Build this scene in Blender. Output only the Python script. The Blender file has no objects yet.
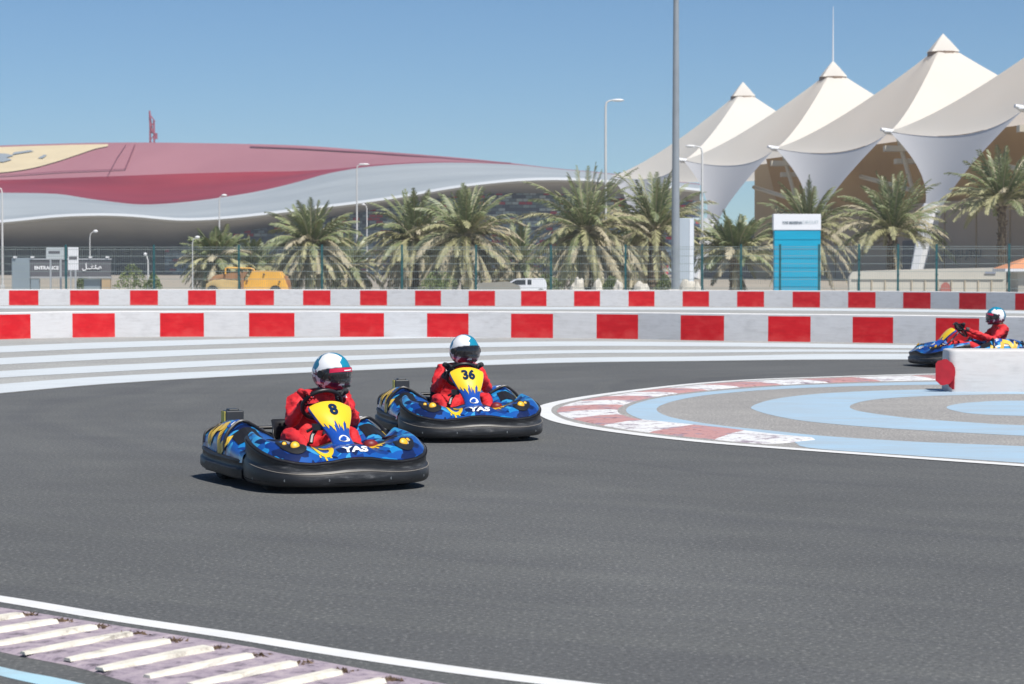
import bpy, bmesh, math, random
from mathutils import Vector, Matrix, noise
R = math.radians
random.seed(7)
S = bpy.context.scene

# ------------------------------------------------------------------ camera, sky, sun
FPX = 2400.0; W, H = 1024, 684; HOR = 267.0; CH = 1.68
PITCH = math.atan((H/2-HOR)/FPX)
cam = bpy.data.objects.new('camera', bpy.data.cameras.new('camera'))
S.collection.objects.link(cam); S.camera = cam
cam.location = (0, 0, CH); cam.rotation_euler = (math.pi/2-PITCH, 0, 0)
cam.data.sensor_width = 36; cam.data.lens = FPX/W*36
cam.data.clip_start = 0.5; cam.data.clip_end = 6000
cam.data.dof.use_dof = True; cam.data.dof.focus_distance = 19.5; cam.data.dof.aperture_fstop = 6.3

SUN_EL, SUN_AZ = 57.0, 144.0          # azimuth clockwise from +Y: sun at the right, behind the camera
w = bpy.data.worlds.new('World'); S.world = w; w.use_nodes = True
nt = w.node_tree; bg = nt.nodes['Background']
sky = nt.nodes.new('ShaderNodeTexSky'); sky.sky_type = 'NISHITA'; sky.sun_disc = False
sky.sun_elevation = R(SUN_EL); sky.sun_rotation = R(SUN_AZ)
sky.air_density = 1.0; sky.dust_density = 0.0; sky.ozone_density = 5.0; sky.altitude = 2500
tint = nt.nodes.new('ShaderNodeMix'); tint.data_type = 'RGBA'; tint.blend_type = 'MULTIPLY'; tint.inputs[0].default_value = 1; tint.inputs[7].default_value = (.88, 1.05, 1.12, 1)
nt.links.new(sky.outputs[0], tint.inputs[6]); nt.links.new(tint.outputs[2], bg.inputs[0]); bg.inputs[1].default_value = 0.066
sun = bpy.data.objects.new('sun', bpy.data.lights.new('sun', 'SUN')); S.collection.objects.link(sun)
sun.data.energy = 4.8; sun.data.angle = R(0.53); sun.data.color = (1.0, 0.95, 0.88)
sd = Vector((math.sin(R(SUN_AZ))*math.cos(R(SUN_EL)), math.cos(R(SUN_AZ))*math.cos(R(SUN_EL)), math.sin(R(SUN_EL))))
sun.rotation_euler = sd.to_track_quat('Z', 'Y').to_euler()
S.view_settings.view_transform = 'Standard'; S.view_settings.look = 'None'
S.view_settings.gamma = 1; S.view_settings.exposure = 0.3

# ------------------------------------------------------------------ helpers
CA, SA = math.cos(PITCH), math.sin(PITCH)
def ray(px, py):
    a, b = px-W/2, H/2-py
    return Vector((a, FPX*CA+b*SA, -FPX*SA+b*CA))
def G(px, py, z=0.0):
    r = ray(px, py); t = (z-CH)/r.z
    return Vector((r.x*t, r.y*t, z))
def P(px, py, d):
    r = ray(px, py); t = d/r.y
    return Vector((r.x*t, d, CH+r.z*t))
def GX(px, d, z=0.0):
    p = P(px, HOR, d); return Vector((p.x, d, z))

def interp(tab, x):
    if x <= tab[0][0]: return tab[0][1]
    for (a, b), (c, d) in zip(tab, tab[1:]):
        if x <= c: return b+(d-b)*(x-a)/(c-a)
    return tab[-1][1]
def sinterp(tab, x):
    """smooth (catmull-rom like, via finite slopes) interpolation"""
    n = len(tab)
    if x <= tab[0][0]: return tab[0][1]
    if x >= tab[-1][0]: return tab[-1][1]
    def slope(i):
        if i == 0: return (tab[1][1]-tab[0][1])/(tab[1][0]-tab[0][0])
        if i == n-1: return (tab[-1][1]-tab[-2][1])/(tab[-1][0]-tab[-2][0])
        return (tab[i+1][1]-tab[i-1][1])/(tab[i+1][0]-tab[i-1][0])
    for i in range(n-1):
        a, b = tab[i]; c, d = tab[i+1]
        if x <= c:
            h = c-a; t = (x-a)/h; m0, m1 = slope(i)*h, slope(i+1)*h
            return (2*t**3-3*t*t+1)*b+(t**3-2*t*t+t)*m0+(-2*t**3+3*t*t)*d+(t**3-t*t)*m1
def catmull(pts, n):
    """n+1 points evenly spread by arc length on a spline through pts"""
    pts = [Vector(p) for p in pts]; q = [pts[0]*2-pts[1]]+pts+[pts[-1]*2-pts[-2]]
    out = []
    for i in range(1, len(q)-2):
        for k in range(24):
            t = k/24
            out.append(0.5*((2*q[i])+(q[i+1]-q[i-1])*t+(2*q[i-1]-5*q[i]+4*q[i+1]-q[i+2])*t*t+(3*q[i]-q[i-1]-3*q[i+1]+q[i+2])*t**3))
    out.append(q[-2].copy())
    L = [0]
    for a, b in zip(out, out[1:]): L.append(L[-1]+(b-a).length)
    res = []; j = 0
    for i in range(n+1):
        s = L[-1]*i/n
        while j < len(L)-2 and L[j+1] < s: j += 1
        t = (s-L[j])/max(L[j+1]-L[j], 1e-9); res.append(out[j].lerp(out[j+1], min(t, 1)))
    return res

class MB:
    def __init__(s): s.v = []; s.f = []; s.m = []
    def add(s, vs, fs, m=0):
        o = len(s.v); s.v += [tuple(x) for x in vs]
        for f in fs: s.f.append([o+i for i in f]); s.m.append(m)
    def quad(s, a, b, c, d, m=0): s.add([a, b, c, d], [(0, 1, 2, 3)], m)
    def box(s, c, size, rz=0, m=0, taper=1.0, mat=None):
        x, y, z = [k/2 for k in size]; M = Matrix.Rotation(rz, 3, 'Z') if mat is None else mat
        vs = [Vector(c)+M @ Vector((i*x*(taper if k > 0 else 1), j*y*(taper if k > 0 else 1), k*z)) for k in (-1, 1) for j in (-1, 1) for i in (-1, 1)]
        s.add(vs, [(0, 2, 3, 1), (4, 5, 7, 6), (0, 1, 5, 4), (2, 6, 7, 3), (0, 4, 6, 2), (1, 3, 7, 5)], m)
    def tube(s, pts, r, n=8, m=0, cap=True, closed=False):
        pts = [Vector(p) for p in pts]; rs = r if isinstance(r, (list, tuple)) else [r]*len(pts)
        N = len(pts); vs = []; prev = None
        for i, p in enumerate(pts):
            if closed: d = pts[(i+1) % N]-pts[i-1]
            else: d = pts[min(i+1, N-1)]-pts[max(i-1, 0)]
            d.normalize()
            if prev is None:
                up = Vector((0, 0, 1)) if abs(d.z) < .9 else Vector((1, 0, 0)); a = d.cross(up).normalized()
            else:
                a = (prev-d*prev.dot(d)).normalized()
            prev = a; b = d.cross(a)
            for k in range(n):
                t = 2*math.pi*k/n; vs.append(p+(a*math.cos(t)+b*math.sin(t))*rs[i])
        fs = []
        for i in range(N if closed else N-1):
            j = (i+1) % N
            for k in range(n): fs.append((i*n+k, i*n+(k+1) % n, j*n+(k+1) % n, j*n+k))
        if cap and not closed: fs += [tuple(range(n))[::-1], tuple((N-1)*n+k for k in range(n))]
        s.add(vs, fs, m)
    def grid(s, fn, nu, nv, m=0, closed_u=False):
        vs = [fn(i/nu, j/nv) for i in range(nu+1) for j in range(nv+1)]
        fs = [(i*(nv+1)+j, (i+1)*(nv+1)+j, (i+1)*(nv+1)+j+1, i*(nv+1)+j+1) for i in range(nu) for j in range(nv)]
        s.add(vs, fs, m)
    def ellip(s, c, r, nu=16, nv=10, m=0, M=None):
        M = M or Matrix.Identity(3)
        def f(u, v):
            a, b = 2*math.pi*u, math.pi*(v-.5)
            return Vector(c)+M @ Vector((r[0]*math.cos(a)*math.cos(b), r[1]*math.sin(a)*math.cos(b), r[2]*math.sin(b)))
        s.grid(f, nu, nv, m)
    def disc(s, c, nrm, r, thick=.01, n=20, m=0, aspect=1):
        nrm = Vector(nrm).normalized(); a = nrm.cross(Vector((0, 0, 1)) if abs(nrm.z) < .9 else Vector((1, 0, 0))).normalized(); b = nrm.cross(a)
        vs = []
        for t in (0, thick):
            for k in range(n):
                q = 2*math.pi*k/n; vs.append(Vector(c)+nrm*t+(a*math.cos(q)*aspect+b*math.sin(q))*r)
        fs = [tuple(range(n))[::-1], tuple(range(n, 2*n))]+[(k, (k+1) % n, n+(k+1) % n, n+k) for k in range(n)]
        s.add(vs, fs, m)
    def build(s, name, mats, parent=None, smooth=False, weld=False):
        me = bpy.data.meshes.new(name); me.from_pydata(s.v, [], s.f)
        mats = mats if isinstance(mats, (list, tuple)) else [mats]
        for m in mats: me.materials.append(m)
        me.polygons.foreach_set('material_index', s.m)
        if smooth: me.polygons.foreach_set('use_smooth', [True]*len(s.f))
        me.update()
        if weld or smooth:
            bm = bmesh.new(); bm.from_mesh(me); bmesh.ops.remove_doubles(bm, verts=bm.verts, dist=1e-5)
            bmesh.ops.recalc_face_normals(bm, faces=bm.faces) if weld else None
            bm.to_mesh(me); bm.free()
        if smooth and hasattr(me, 'set_sharp_from_angle'): me.set_sharp_from_angle(angle=R(50))
        o = bpy.data.objects.new(name, me); S.collection.objects.link(o)
        if parent: o.parent = parent
        return o
def tag(o, label=None, cat=None, group=None, kind=None):
    if label: o['label'] = label
    if cat: o['category'] = cat
    if group: o['group'] = group
    if kind: o['kind'] = kind
    return o
def empty(name, loc=(0, 0, 0), rz=0.0):
    o = bpy.data.objects.new(name, None); S.collection.objects.link(o); o.location = loc; o.rotation_euler = (0, 0, rz); o.empty_display_size = .2
    return o
def bevel(o, w_, seg=2):
    me = o.data; bm = bmesh.new(); bm.from_mesh(me)
    es = [e for e in bm.edges if len(e.link_faces) == 2 and e.calc_face_angle(0) > R(30)]
    bmesh.ops.bevel(bm, geom=es, offset=w_, segments=seg, affect='EDGES', profile=.5, clamp_overlap=True)
    bm.to_mesh(me); bm.free(); return o
def bake(o):
    """apply the modifiers of o into its mesh"""
    dg = bpy.context.evaluated_depsgraph_get(); ev = o.evaluated_get(dg)
    me = bpy.data.meshes.new_from_object(ev, depsgraph=dg); o.modifiers.clear(); o.data = me; return o
def text_mesh(txt, size, fn, mat, name, parent=None, weight=0.0, depth=0.0, cuts=2, font_scale_x=1.0):
    cu = bpy.data.curves.new('t', 'FONT'); cu.body = txt; cu.size = size; cu.align_x = 'CENTER'; cu.align_y = 'CENTER'; cu.offset = weight; cu.resolution_u = 3
    to = bpy.data.objects.new('t', cu); S.collection.objects.link(to)
    dg = bpy.context.evaluated_depsgraph_get(); me = bpy.data.meshes.new_from_object(to.evaluated_get(dg), depsgraph=dg)
    bpy.data.objects.remove(to); me.name = name
    bm = bmesh.new(); bm.from_mesh(me); bmesh.ops.triangulate(bm, faces=bm.faces)
    if cuts: bmesh.ops.subdivide_edges(bm, edges=bm.edges, cuts=cuts, use_grid_fill=False); bmesh.ops.triangulate(bm, faces=bm.faces)
    for v in bm.verts: v.co = fn(v.co.x*font_scale_x, v.co.y)
    bm.to_mesh(me); bm.free(); me.materials.clear(); me.materials.append(mat)
    o = bpy.data.objects.new(name, me); S.collection.objects.link(o)
    if parent: o.parent = parent
    return o

# ------------------------------------------------------------------ materials
def mat(name, col=(.5, .5, .5), rough=.6, metal=0, coat=0, spec=.5):
    m = bpy.data.materials.new(name); m.use_nodes = True; b = m.node_tree.nodes['Principled BSDF']
    b.inputs['Base Color'].default_value = (*col, 1); b.inputs['Roughness'].default_value = rough; b.inputs['Metallic'].default_value = metal
    b.inputs['Coat Weight'].default_value = coat; b.inputs['Specular IOR Level'].default_value = spec
    return m
def N(m, t, **kw):
    n = m.node_tree.nodes.new(t)
    for k, v in kw.items(): setattr(n, k, v)
    return n
def L(m, a, b): m.node_tree.links.new(a, b)
def noise_col(m, cols, scale=5, detail=4, coords='Object', stretch=(1, 1, 1), rough=.55, distort=0, const=False, base=None, fac=1.0):
    """multi-stop noise ramp into the base colour; cols = [(pos,(r,g,b)),...]"""
    tc = N(m, 'ShaderNodeTexCoord'); mp = N(m, 'ShaderNodeMapping'); mp.inputs['Scale'].default_value = stretch
    L(m, tc.outputs[coords], mp.inputs[0])
    nz = N(m, 'ShaderNodeTexNoise'); nz.inputs['Scale'].default_value = scale; nz.inputs['Detail'].default_value = detail; nz.inputs['Roughness'].default_value = rough; nz.inputs['Distortion'].default_value = distort
    L(m, mp.outputs[0], nz.inputs['Vector'])
    rp = N(m, 'ShaderNodeValToRGB'); L(m, nz.outputs['Fac'], rp.inputs[0])
    el = rp.color_ramp.elements
    while len(el) < len(cols): el.new(.5)
    for e, (p, c) in zip(el, cols): e.position = p; e.color = (*c, 1)
    if const: rp.color_ramp.interpolation = 'CONSTANT'
    out = rp.outputs[0]; b = m.node_tree.nodes['Principled BSDF']
    if base is not None:
        mx = N(m, 'ShaderNodeMix', data_type='RGBA', blend_type='MULTIPLY'); mx.inputs[0].default_value = fac
        L(m, base, mx.inputs[6]); L(m, out, mx.inputs[7]); out = mx.outputs[2]
    L(m, out, b.inputs['Base Color']); return out
def bump(m, scale, strength, dist=.01, coords='Object', detail=3, stretch=(1, 1, 1)):
    tc = N(m, 'ShaderNodeTexCoord'); mp = N(m, 'ShaderNodeMapping'); mp.inputs['Scale'].default_value = stretch
    L(m, tc.outputs[coords], mp.inputs[0])
    nz = N(m, 'ShaderNodeTexNoise'); nz.inputs['Scale'].default_value = scale; nz.inputs['Detail'].default_value = detail; L(m, mp.outputs[0], nz.inputs['Vector'])
    bp = N(m, 'ShaderNodeBump'); bp.inputs['Strength'].default_value = strength; bp.inputs['Distance'].default_value = dist
    L(m, nz.outputs['Fac'], bp.inputs['Height']); L(m, bp.outputs[0], m.node_tree.nodes['Principled BSDF'].inputs['Normal'])
def varied(name, col, rough=.6, var=.25, scale=3, **kw):
    m = mat(name, col, rough, **kw); lo = tuple(c*(1-var) for c in col); hi = tuple(min(1, c*(1+var*.6)) for c in col)
    noise_col(m, [(.3, lo), (.7, hi)], scale); return m

def asphalt(name, c, var=.12, arcs=False):
    m = mat(name, c, .85, spec=.35)
    o1 = noise_col(m, [(.25, tuple(k*(1-var) for k in c)), (.75, tuple(k*(1+var) for k in c))], .22, 5, stretch=(1, .5, 1))
    o2 = noise_col(m, [(.30, (.50, .50, .50)), (.45, (.94, .94, .94)), (.56, (1.0, 1.0, 1.0)), (.70, (2.3, 2.25, 2.15))], 38, 3, base=o1, rough=.7)
    o3 = noise_col(m, [(.35, (.93, .93, .94)), (.65, (1.05, 1.05, 1.045))], 1.2, 6, stretch=(.5, 1, 1), base=o2)
    if arcs:
        ge = N(m, 'ShaderNodeNewGeometry'); sb = N(m, 'ShaderNodeVectorMath', operation='SUBTRACT'); L(m, ge.outputs['Position'], sb.inputs[0]); sb.inputs[1].default_value = (13.0, 30.5, 0)
        ln = N(m, 'ShaderNodeVectorMath', operation='LENGTH'); L(m, sb.outputs[0], ln.inputs[0])
        n1 = N(m, 'ShaderNodeTexNoise'); n1.noise_dimensions = '1D'; n1.inputs['Scale'].default_value = 1.3; n1.inputs['Detail'].default_value = 7; n1.inputs['Roughness'].default_value = .7
        n2 = N(m, 'ShaderNodeTexNoise'); n2.inputs['Scale'].default_value = .12; n2.inputs['Detail'].default_value = 3; L(m, ge.outputs['Position'], n2.inputs['Vector'])
        ad = N(m, 'ShaderNodeMath', operation='MULTIPLY_ADD'); L(m, n2.outputs['Fac'], ad.inputs[0]); ad.inputs[1].default_value = 3.5; L(m, ln.outputs['Value'], ad.inputs[2]); L(m, ad.outputs[0], n1.inputs['W'])
        rr = N(m, 'ShaderNodeValToRGB'); L(m, n1.outputs['Fac'], rr.inputs[0]); e_ = rr.color_ramp.elements; e_[0].position = .34; e_[0].color = (.90, .90, .92, 1); e_[1].position = .60; e_[1].color = (1.03, 1.03, 1.02, 1)
        mx = N(m, 'ShaderNodeMix', data_type='RGBA', blend_type='MULTIPLY'); mx.inputs[0].default_value = 1; L(m, o3, mx.inputs[6]); L(m, rr.outputs[0], mx.inputs[7]); L(m, mx.outputs[2], m.node_tree.nodes['Principled BSDF'].inputs['Base Color'])
    bump(m, 110, .35, .006); return m
M_ASPH = asphalt('asphalt', (.100, .104, .104), .18, True)
M_APRON = asphalt('pale_asphalt', (.32, .325, .315), .1)
M_INFIELD = asphalt('infield_asphalt', (.285, .28, .27), .12)
def paint(name, c, wear=.25, under=(.3, .3, .3), scale=4, stretch=(1, 1, 1), thr=.36):
    m = mat(name, c, .7, spec=.3)
    noise_col(m, [(thr-.12, tuple(a*.45+b*.55 for a, b in zip(c, under))), (thr, tuple(a*(1-wear)+b*wear for a, b in zip(c, under))), (thr+.17, c)], scale, 8, rough=.75, stretch=stretch)
    bump(m, 90, .25, .005); return m
M_LINE = paint('white_line_paint', (.66, .67, .67), .16)
M_BAND = paint('pale_blue_white_paint', (.54, .585, .61), .2, scale=2, stretch=(.3, 1, 1))
M_BLUE = paint('light_blue_paint', (.33, .47, .59), .38, under=(.34, .36, .37), scale=1.6, stretch=(.5, 1.4, 1), thr=.42)
M_SAND = varied('sand', (.34, .30, .24), .9, .2, .05)
M_CONC = varied('pale_concrete', (.50, .48, .44), .85, .12, .6)

# barrier paint
def barrier_mat(name, c, scuff, d=.0):
    m = mat(name, c, .6, spec=.2)
    o = noise_col(m, [(.28, tuple(x*.84 for x in c)), (.5, c), (.75, tuple(min(1, a*.8+b*.2) for a, b in zip(c, scuff)))], 2.2, 7, stretch=(1, 1, 2.2), rough=.65)
    o2 = noise_col(m, [(.3, (.88, .87, .86)), (.52, (1, 1, 1))], 9, 6, stretch=(.25, .25, 2.5), base=o, rough=.7)
    tc = N(m, 'ShaderNodeTexCoord'); sp = N(m, 'ShaderNodeSeparateXYZ'); L(m, tc.outputs['Object'], sp.inputs[0]); nz = N(m, 'ShaderNodeTexNoise'); nz.inputs['Scale'].default_value = 3.0; nz.inputs['Detail'].default_value = 6; L(m, tc.outputs['Object'], nz.inputs['Vector'])
    ma = N(m, 'ShaderNodeMath', operation='MULTIPLY_ADD'); L(m, sp.outputs[2], ma.inputs[0]); ma.inputs[1].default_value = -1.1; L(m, nz.outputs['Fac'], ma.inputs[2])
    mr = N(m, 'ShaderNodeMapRange'); L(m, ma.outputs[0], mr.inputs[0]); mr.inputs[1].default_value = .30; mr.inputs[2].default_value = .55; mr.inputs[4].default_value = .55
    mx = N(m, 'ShaderNodeMix', data_type='RGBA'); L(m, mr.outputs[0], mx.inputs[0]); L(m, o2, mx.inputs[6]); mx.inputs[7].default_value = (*(tuple(a*.62+b*.38 for a, b in zip(c, scuff))), 1); L(m, mx.outputs[2], m.node_tree.nodes['Principled BSDF'].inputs['Base Color'])
    return m
M_BW = barrier_mat('barrier_white', (.62, .625, .64), (.5, .5, .5))
M_BR = barrier_mat('barrier_red', (.62, .012, .02), (.80, .16, .14))
M_BTOP = varied('barrier_top', (.72, .72, .71), .7, .1, 2)

# ------------------------------------------------------------------ the ground
def sheet(name, z, pts, m, kind='structure'):
    bm = bmesh.new(); bm.faces.new([bm.verts.new((p[0], p[1], z)) for p in pts]); me = bpy.data.meshes.new(name)
    bmesh.ops.triangulate(bm, faces=bm.faces); bm.to_mesh(me); bm.free(); me.materials.append(m)
    o = bpy.data.objects.new(name, me); S.collection.objects.link(o)
    o['kind'] = kind
    if o.data.polygons[0].normal.z < 0: o.data.flip_normals()
    return o
g = MB()
g.grid(lambda u, v: Vector((-2500+5000*u, -300+5300*v, -.03)), 20, 20); g.build('ground', M_SAND)['kind'] = 'structure'

def ribbon(name, a, b, z, m, n=80, kind='structure', mats=None):
    A = catmull(a, n); B = catmull(b, n); g = MB()
    g.add([(p.x, p.y, z) for p in A]+[(p.x, p.y, z) for p in B], [(i, i+1, n+2+i, n+1+i) for i in range(n)])
    o = g.build(name, m)
    if o.data.polygons[0].normal.z < 0: o.data.flip_normals()
    if kind: o['kind'] = kind
    return o
def gp(pts): return [G(x, y) for x, y in pts]

# barrier base lines (px x -> px y of the base)
FB = [(-420, 350), (-200, 345.5), (0, 339.5), (31, 338.6), (100, 337.3), (300, 336.8), (520, 338), (620, 339), (700, 340.6), (880, 343.2), (1024, 346.2), (1250, 352), (1500, 360)]
RB = [(-420, 306.5), (0, 305.2), (300, 305.2), (512, 306), (700, 306.6), (880, 308), (1024, 310.2), (1250, 314), (1500, 319)]
# track asphalt: from under the camera out to the front barrier
def front_line(): return [G(x, sinterp(FB, x)) for x in range(-400, 1501, 50)]
fl = front_line(); rl = [G(x, sinterp(RB, x)) for x in range(-400, 1501, 50)]
sheet('race_track', 0.0, [(-40, -10), (-40, fl[0].y)]+[(p.x, p.y+.3) for p in fl]+[(45, fl[-1].y), (45, -10)], M_ASPH)
sheet('service_road', 0.0, [(p.x, p.y+.31) for p in fl]+[(p.x, p.y) for p in rl[::-1]], M_APRON)
ribbon('service_road_marking', [G(x, sinterp(RB, x)+3.4) for x in range(-400, 1501, 100)], [G(x, sinterp(RB, x)+1.0) for x in range(-400, 1501, 100)], .004, M_BAND)
def far(px): return P(px, HOR, 132)
sheet('verge', -.004, [(p.x, p.y) for p in rl]+[(far(1500).x, 150), (far(-400).x, 150)], M_CONC)

# painted bands between the racing line and the barrier: (px, top, bottom)
bandD = [(-420, 414, 428), (-150, 396, 407), (0, 384.5, 393.6), (120, 376, 383.3), (300, 368, 373.2), (540, 358.8, 363.6), (700, 356.8, 361.2), (820, 354.5, 359.9), (960, 354.5, 360), (1100, 357, 362), (1400, 366, 372)]
bandC = [(-420, 398, 408), (-150, 381, 389), (0, 371.6, 378.2), (120, 365, 371.6), (300, 357.6, 362.6), (540, 351, 354.3), (700, 350, 353), (820, 349.8, 352.2), (960, 351, 353), (1100, 353, 356), (1400, 362, 365)]
bandB = [(-420, 380, 390), (-150, 366, 373), (0, 358.5, 365), (120, 352.6, 359.2), (300, 346.8, 351.8), (540, 341.9, 346.7), (700, 342.6, 346.7), (820, 344, 347.8), (960, 346.6, 349.5), (1100, 350, 353), (1400, 359, 362)]
bandA = [(-420, 366, 374), (-150, 353, 359), (0, 346.5, 352.9), (120, 342.1, 348), (300, 338, 342), (420, 337.2, 338.6), (500, 338.6, 338.75)]
# pale run-off under the bands
low = [G(x, b+.3) for x, t, b in bandD]; up = [G(x, sinterp(FB, x)) for x, t, b in bandD]
ribbon('run_off', low, [p+Vector((0, .3, 0)) for p in up], .004, M_APRON)
for b in (bandA, bandB, bandC, bandD):
    ribbon('painted_band', [G(x, t) for x, t, _ in b], [G(x, q) for x, _, q in b], .008, M_BAND)

# the island on the right
line_pts = [(1500, 499), (1250, 484), (1100, 472), (1024, 466), (940, 460), (837, 452.5), (760, 446.8), (701, 441.7), (640, 434.9), (591, 427.9), (561.7, 421.8), (548, 416), (543.6, 411), (549, 405.5), (574, 399.6), (603, 395), (640, 390.2), (676.5, 386), (713, 382.7), (762, 379.6), (850, 376.6), (933, 374.3), (1024, 373), (1200, 372.5), (1500, 374)]
kerb_in = [(809, 438.6), (775, 434.6), (730, 428.8), (676.5, 423.2), (640, 419.6), (622, 415.2), (617.5, 410.5), (623, 406), (638, 401), (664, 395.8), (701, 391.3), (750, 387), (811.6, 383.9), (876, 381.8), (935, 380.6), (1024, 379.8), (1200, 379.5)]
kerb_out = [(815, 440.5), (765, 444.2), (701, 438.6), (640, 431.8), (598, 425), (570, 418.6), (559, 414), (557.5, 410), (566, 405), (584, 400.4), (608, 396.3), (642, 391.5), (678, 387.3), (714, 384), (763, 380.9), (850, 377.8), (933, 375.4), (1024, 374.2), (1200, 373.6)]
def offset_curve(pts, w_):
    out = []
    for i, p in enumerate(pts):
        d = pts[min(i+1, len(pts)-1)]-pts[max(i-1, 0)]; d.normalize(); out.append(p+Vector((d.y, -d.x, 0))*w_)
    return out
lp = catmull(gp(line_pts), 160)
la, lb = offset_curve(lp, -.09), offset_curve(lp, .09)
ribbon('white_track_edge_line', la, lb, .006, M_LINE, 160)
# infield asphalt and the light blue rings
sheet('infield', .004, [(p.x, p.y) for p in lp]+[(30, lp[-1].y), (30, lp[0].y)], M_INFIELD)
r1_out = [(1500, 496), (1250, 480), (1024, 463.6), (900, 455.2), (809, 448.4), (790, 441), (740, 431), (690, 425.6), (650, 421.5), (632, 416), (626, 410.5), (633, 405), (655, 399), (690, 394), (740, 389.3), (800, 385.6), (876, 383.2), (935, 382), (1024, 381.2), (1250, 381), (1500, 383)]
r1_in = [(1500, 470), (1250, 457), (1024, 446.8), (914.7, 442.2), (824.5, 436.5), (778, 431.8), (730, 427), (692, 421.8), (667, 416.4), (656.5, 409.6), (668, 403.2), (696, 397), (737.5, 392.4), (780, 389.5), (824.5, 387.6), (876, 386), (914.7, 385.3), (1024, 384.6), (1250, 385), (1500, 387)]
r2_out = [(1500, 455), (1250, 446), (1024, 436.3), (889, 428.8), (811.6, 422.3), (775.5, 416.4), (756, 411), (751.5, 407), (767.7, 401), (793.5, 396.6), (837, 392.9), (914.7, 390), (1024, 388.8), (1250, 389), (1500, 391)]
r2_in = [(1500, 438), (1250, 432), (1024, 425.7), (979, 423.4), (914.7, 419), (876, 414.3), (857, 411), (849.7, 407.4), (856, 403.5), (876, 399.8), (914.7, 397), (979, 395), (1024, 394.5), (1250, 394.5), (1500, 396)]
r3_out = [(1500, 425), (1250, 421), (1024, 416.4), (979, 414.6), (958, 412), (946.5, 408), (956, 404.6), (979, 402.3), (1024, 401), (1250, 401), (1500, 402)]
r3_in = [(1500, 413.6), (1250, 413), (1150, 411.8), (1110, 410.2), (1092, 409), (1088, 408.2), (1094, 407.4), (1110, 406.7), (1150, 406.3), (1250, 406), (1500, 406.5)]
for a, b in ((r1_out, r1_in), (r2_out, r2_in), (r3_out, r3_in)):
    ribbon('light_blue_ring', gp(a), gp(b), .0058, M_BLUE, 120)
# island kerb: low sloping kerb in worn white and pink blocks
def kerb_material():
    m = mat('worn_kerb_paint', (.6, .6, .6), .75)
    uv = N(m, 'ShaderNodeUVMap'); sp = N(m, 'ShaderNodeSeparateXYZ'); L(m, uv.outputs[0], sp.inputs[0])
    nz = N(m, 'ShaderNodeTexNoise'); tc = N(m, 'ShaderNodeTexCoord'); L(m, tc.outputs['Object'], nz.inputs['Vector']); nz.inputs['Scale'].default_value = 3; nz.inputs['Detail'].default_value = 8; nz.inputs['Roughness'].default_value = .75
    fr = N(m, 'ShaderNodeMath', operation='FRACT'); L(m, sp.outputs[0], fr.inputs[0])
    gt = N(m, 'ShaderNodeMath', operation='GREATER_THAN'); L(m, fr.outputs[0], gt.inputs[0]); gt.inputs[1].default_value = .5
    mx = N(m, 'ShaderNodeMix', data_type='RGBA'); L(m, gt.outputs[0], mx.inputs[0]); mx.inputs[6].default_value = (.66, .67, .67, 1); mx.inputs[7].default_value = (.46, .25, .24, 1)
    rp = N(m, 'ShaderNodeValToRGB'); L(m, nz.outputs['Fac'], rp.inputs[0]); rp.color_ramp.elements[0].position = .39; rp.color_ramp.elements[1].position = .48
    mx2 = N(m, 'ShaderNodeMix', data_type='RGBA'); L(m, rp.outputs[0], mx2.inputs[0]); mx2.inputs[6].default_value = (.27, .22, .27, 1); L(m, mx.outputs[2], mx2.inputs[7])
    rp2 = N(m, 'ShaderNodeValToRGB'); rp2.color_ramp.elements[0].position = .33; rp2.color_ramp.elements[0].color = (.30, .20, .26, 1); rp2.color_ramp.elements[1].position = .41; rp2.color_ramp.elements[1].color = (1, 1, 1, 1)
    nz2 = N(m, 'ShaderNodeTexNoise'); L(m, tc.outputs['Object'], nz2.inputs['Vector']); nz2.inputs['Scale'].default_value = 11; nz2.inputs['Detail'].default_value = 5; L(m, nz2.outputs['Fac'], rp2.inputs[0])
    mx3 = N(m, 'ShaderNodeMix', data_type='RGBA', blend_type='MULTIPLY'); mx3.inputs[0].default_value = 1; L(m, mx2.outputs[2], mx3.inputs[6]); L(m, rp2.outputs[0], mx3.inputs[7])
    L(m, mx3.outputs[2], m.node_tree.nodes['Principled BSDF'].inputs['Base Color']); bump(m, 30, .4, .01); return m
def make_kerb(name, outer, inner, m, n=150, h=.022, block=1.05):
    A = catmull(outer, n); B = catmull(inner, n); prof = [(0, .004), (.06, .012), (.5, h), (.9, h*.8), (1, .005)]
    vs = []; uvs = []; s = 0
    for i in range(n+1):
        if i: s += ((A[i]+B[i])/2-(A[i-1]+B[i-1])/2).length
        for t, z in prof:
            p = A[i].lerp(B[i], t); vs.append((p.x, p.y, z)); uvs.append((s/(2*block), t))
    k = len(prof); fs = [(i*k+j, i*k+j+1, (i+1)*k+j+1, (i+1)*k+j) for i in range(n) for j in range(k-1)]
    g = MB(); g.add(vs, fs); o = g.build(name, m)
    ul = o.data.uv_layers.new(name='UVMap')
    for lp_ in o.data.loops: ul.data[lp_.index].uv = uvs[lp_.vertex_index]
    if o.data.polygons[0].normal.z < 0: o.data.flip_normals()
    o['kind'] = 'structure'; return o
make_kerb('island_kerb', gp(kerb_out), gp(kerb_in), kerb_material())

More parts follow.
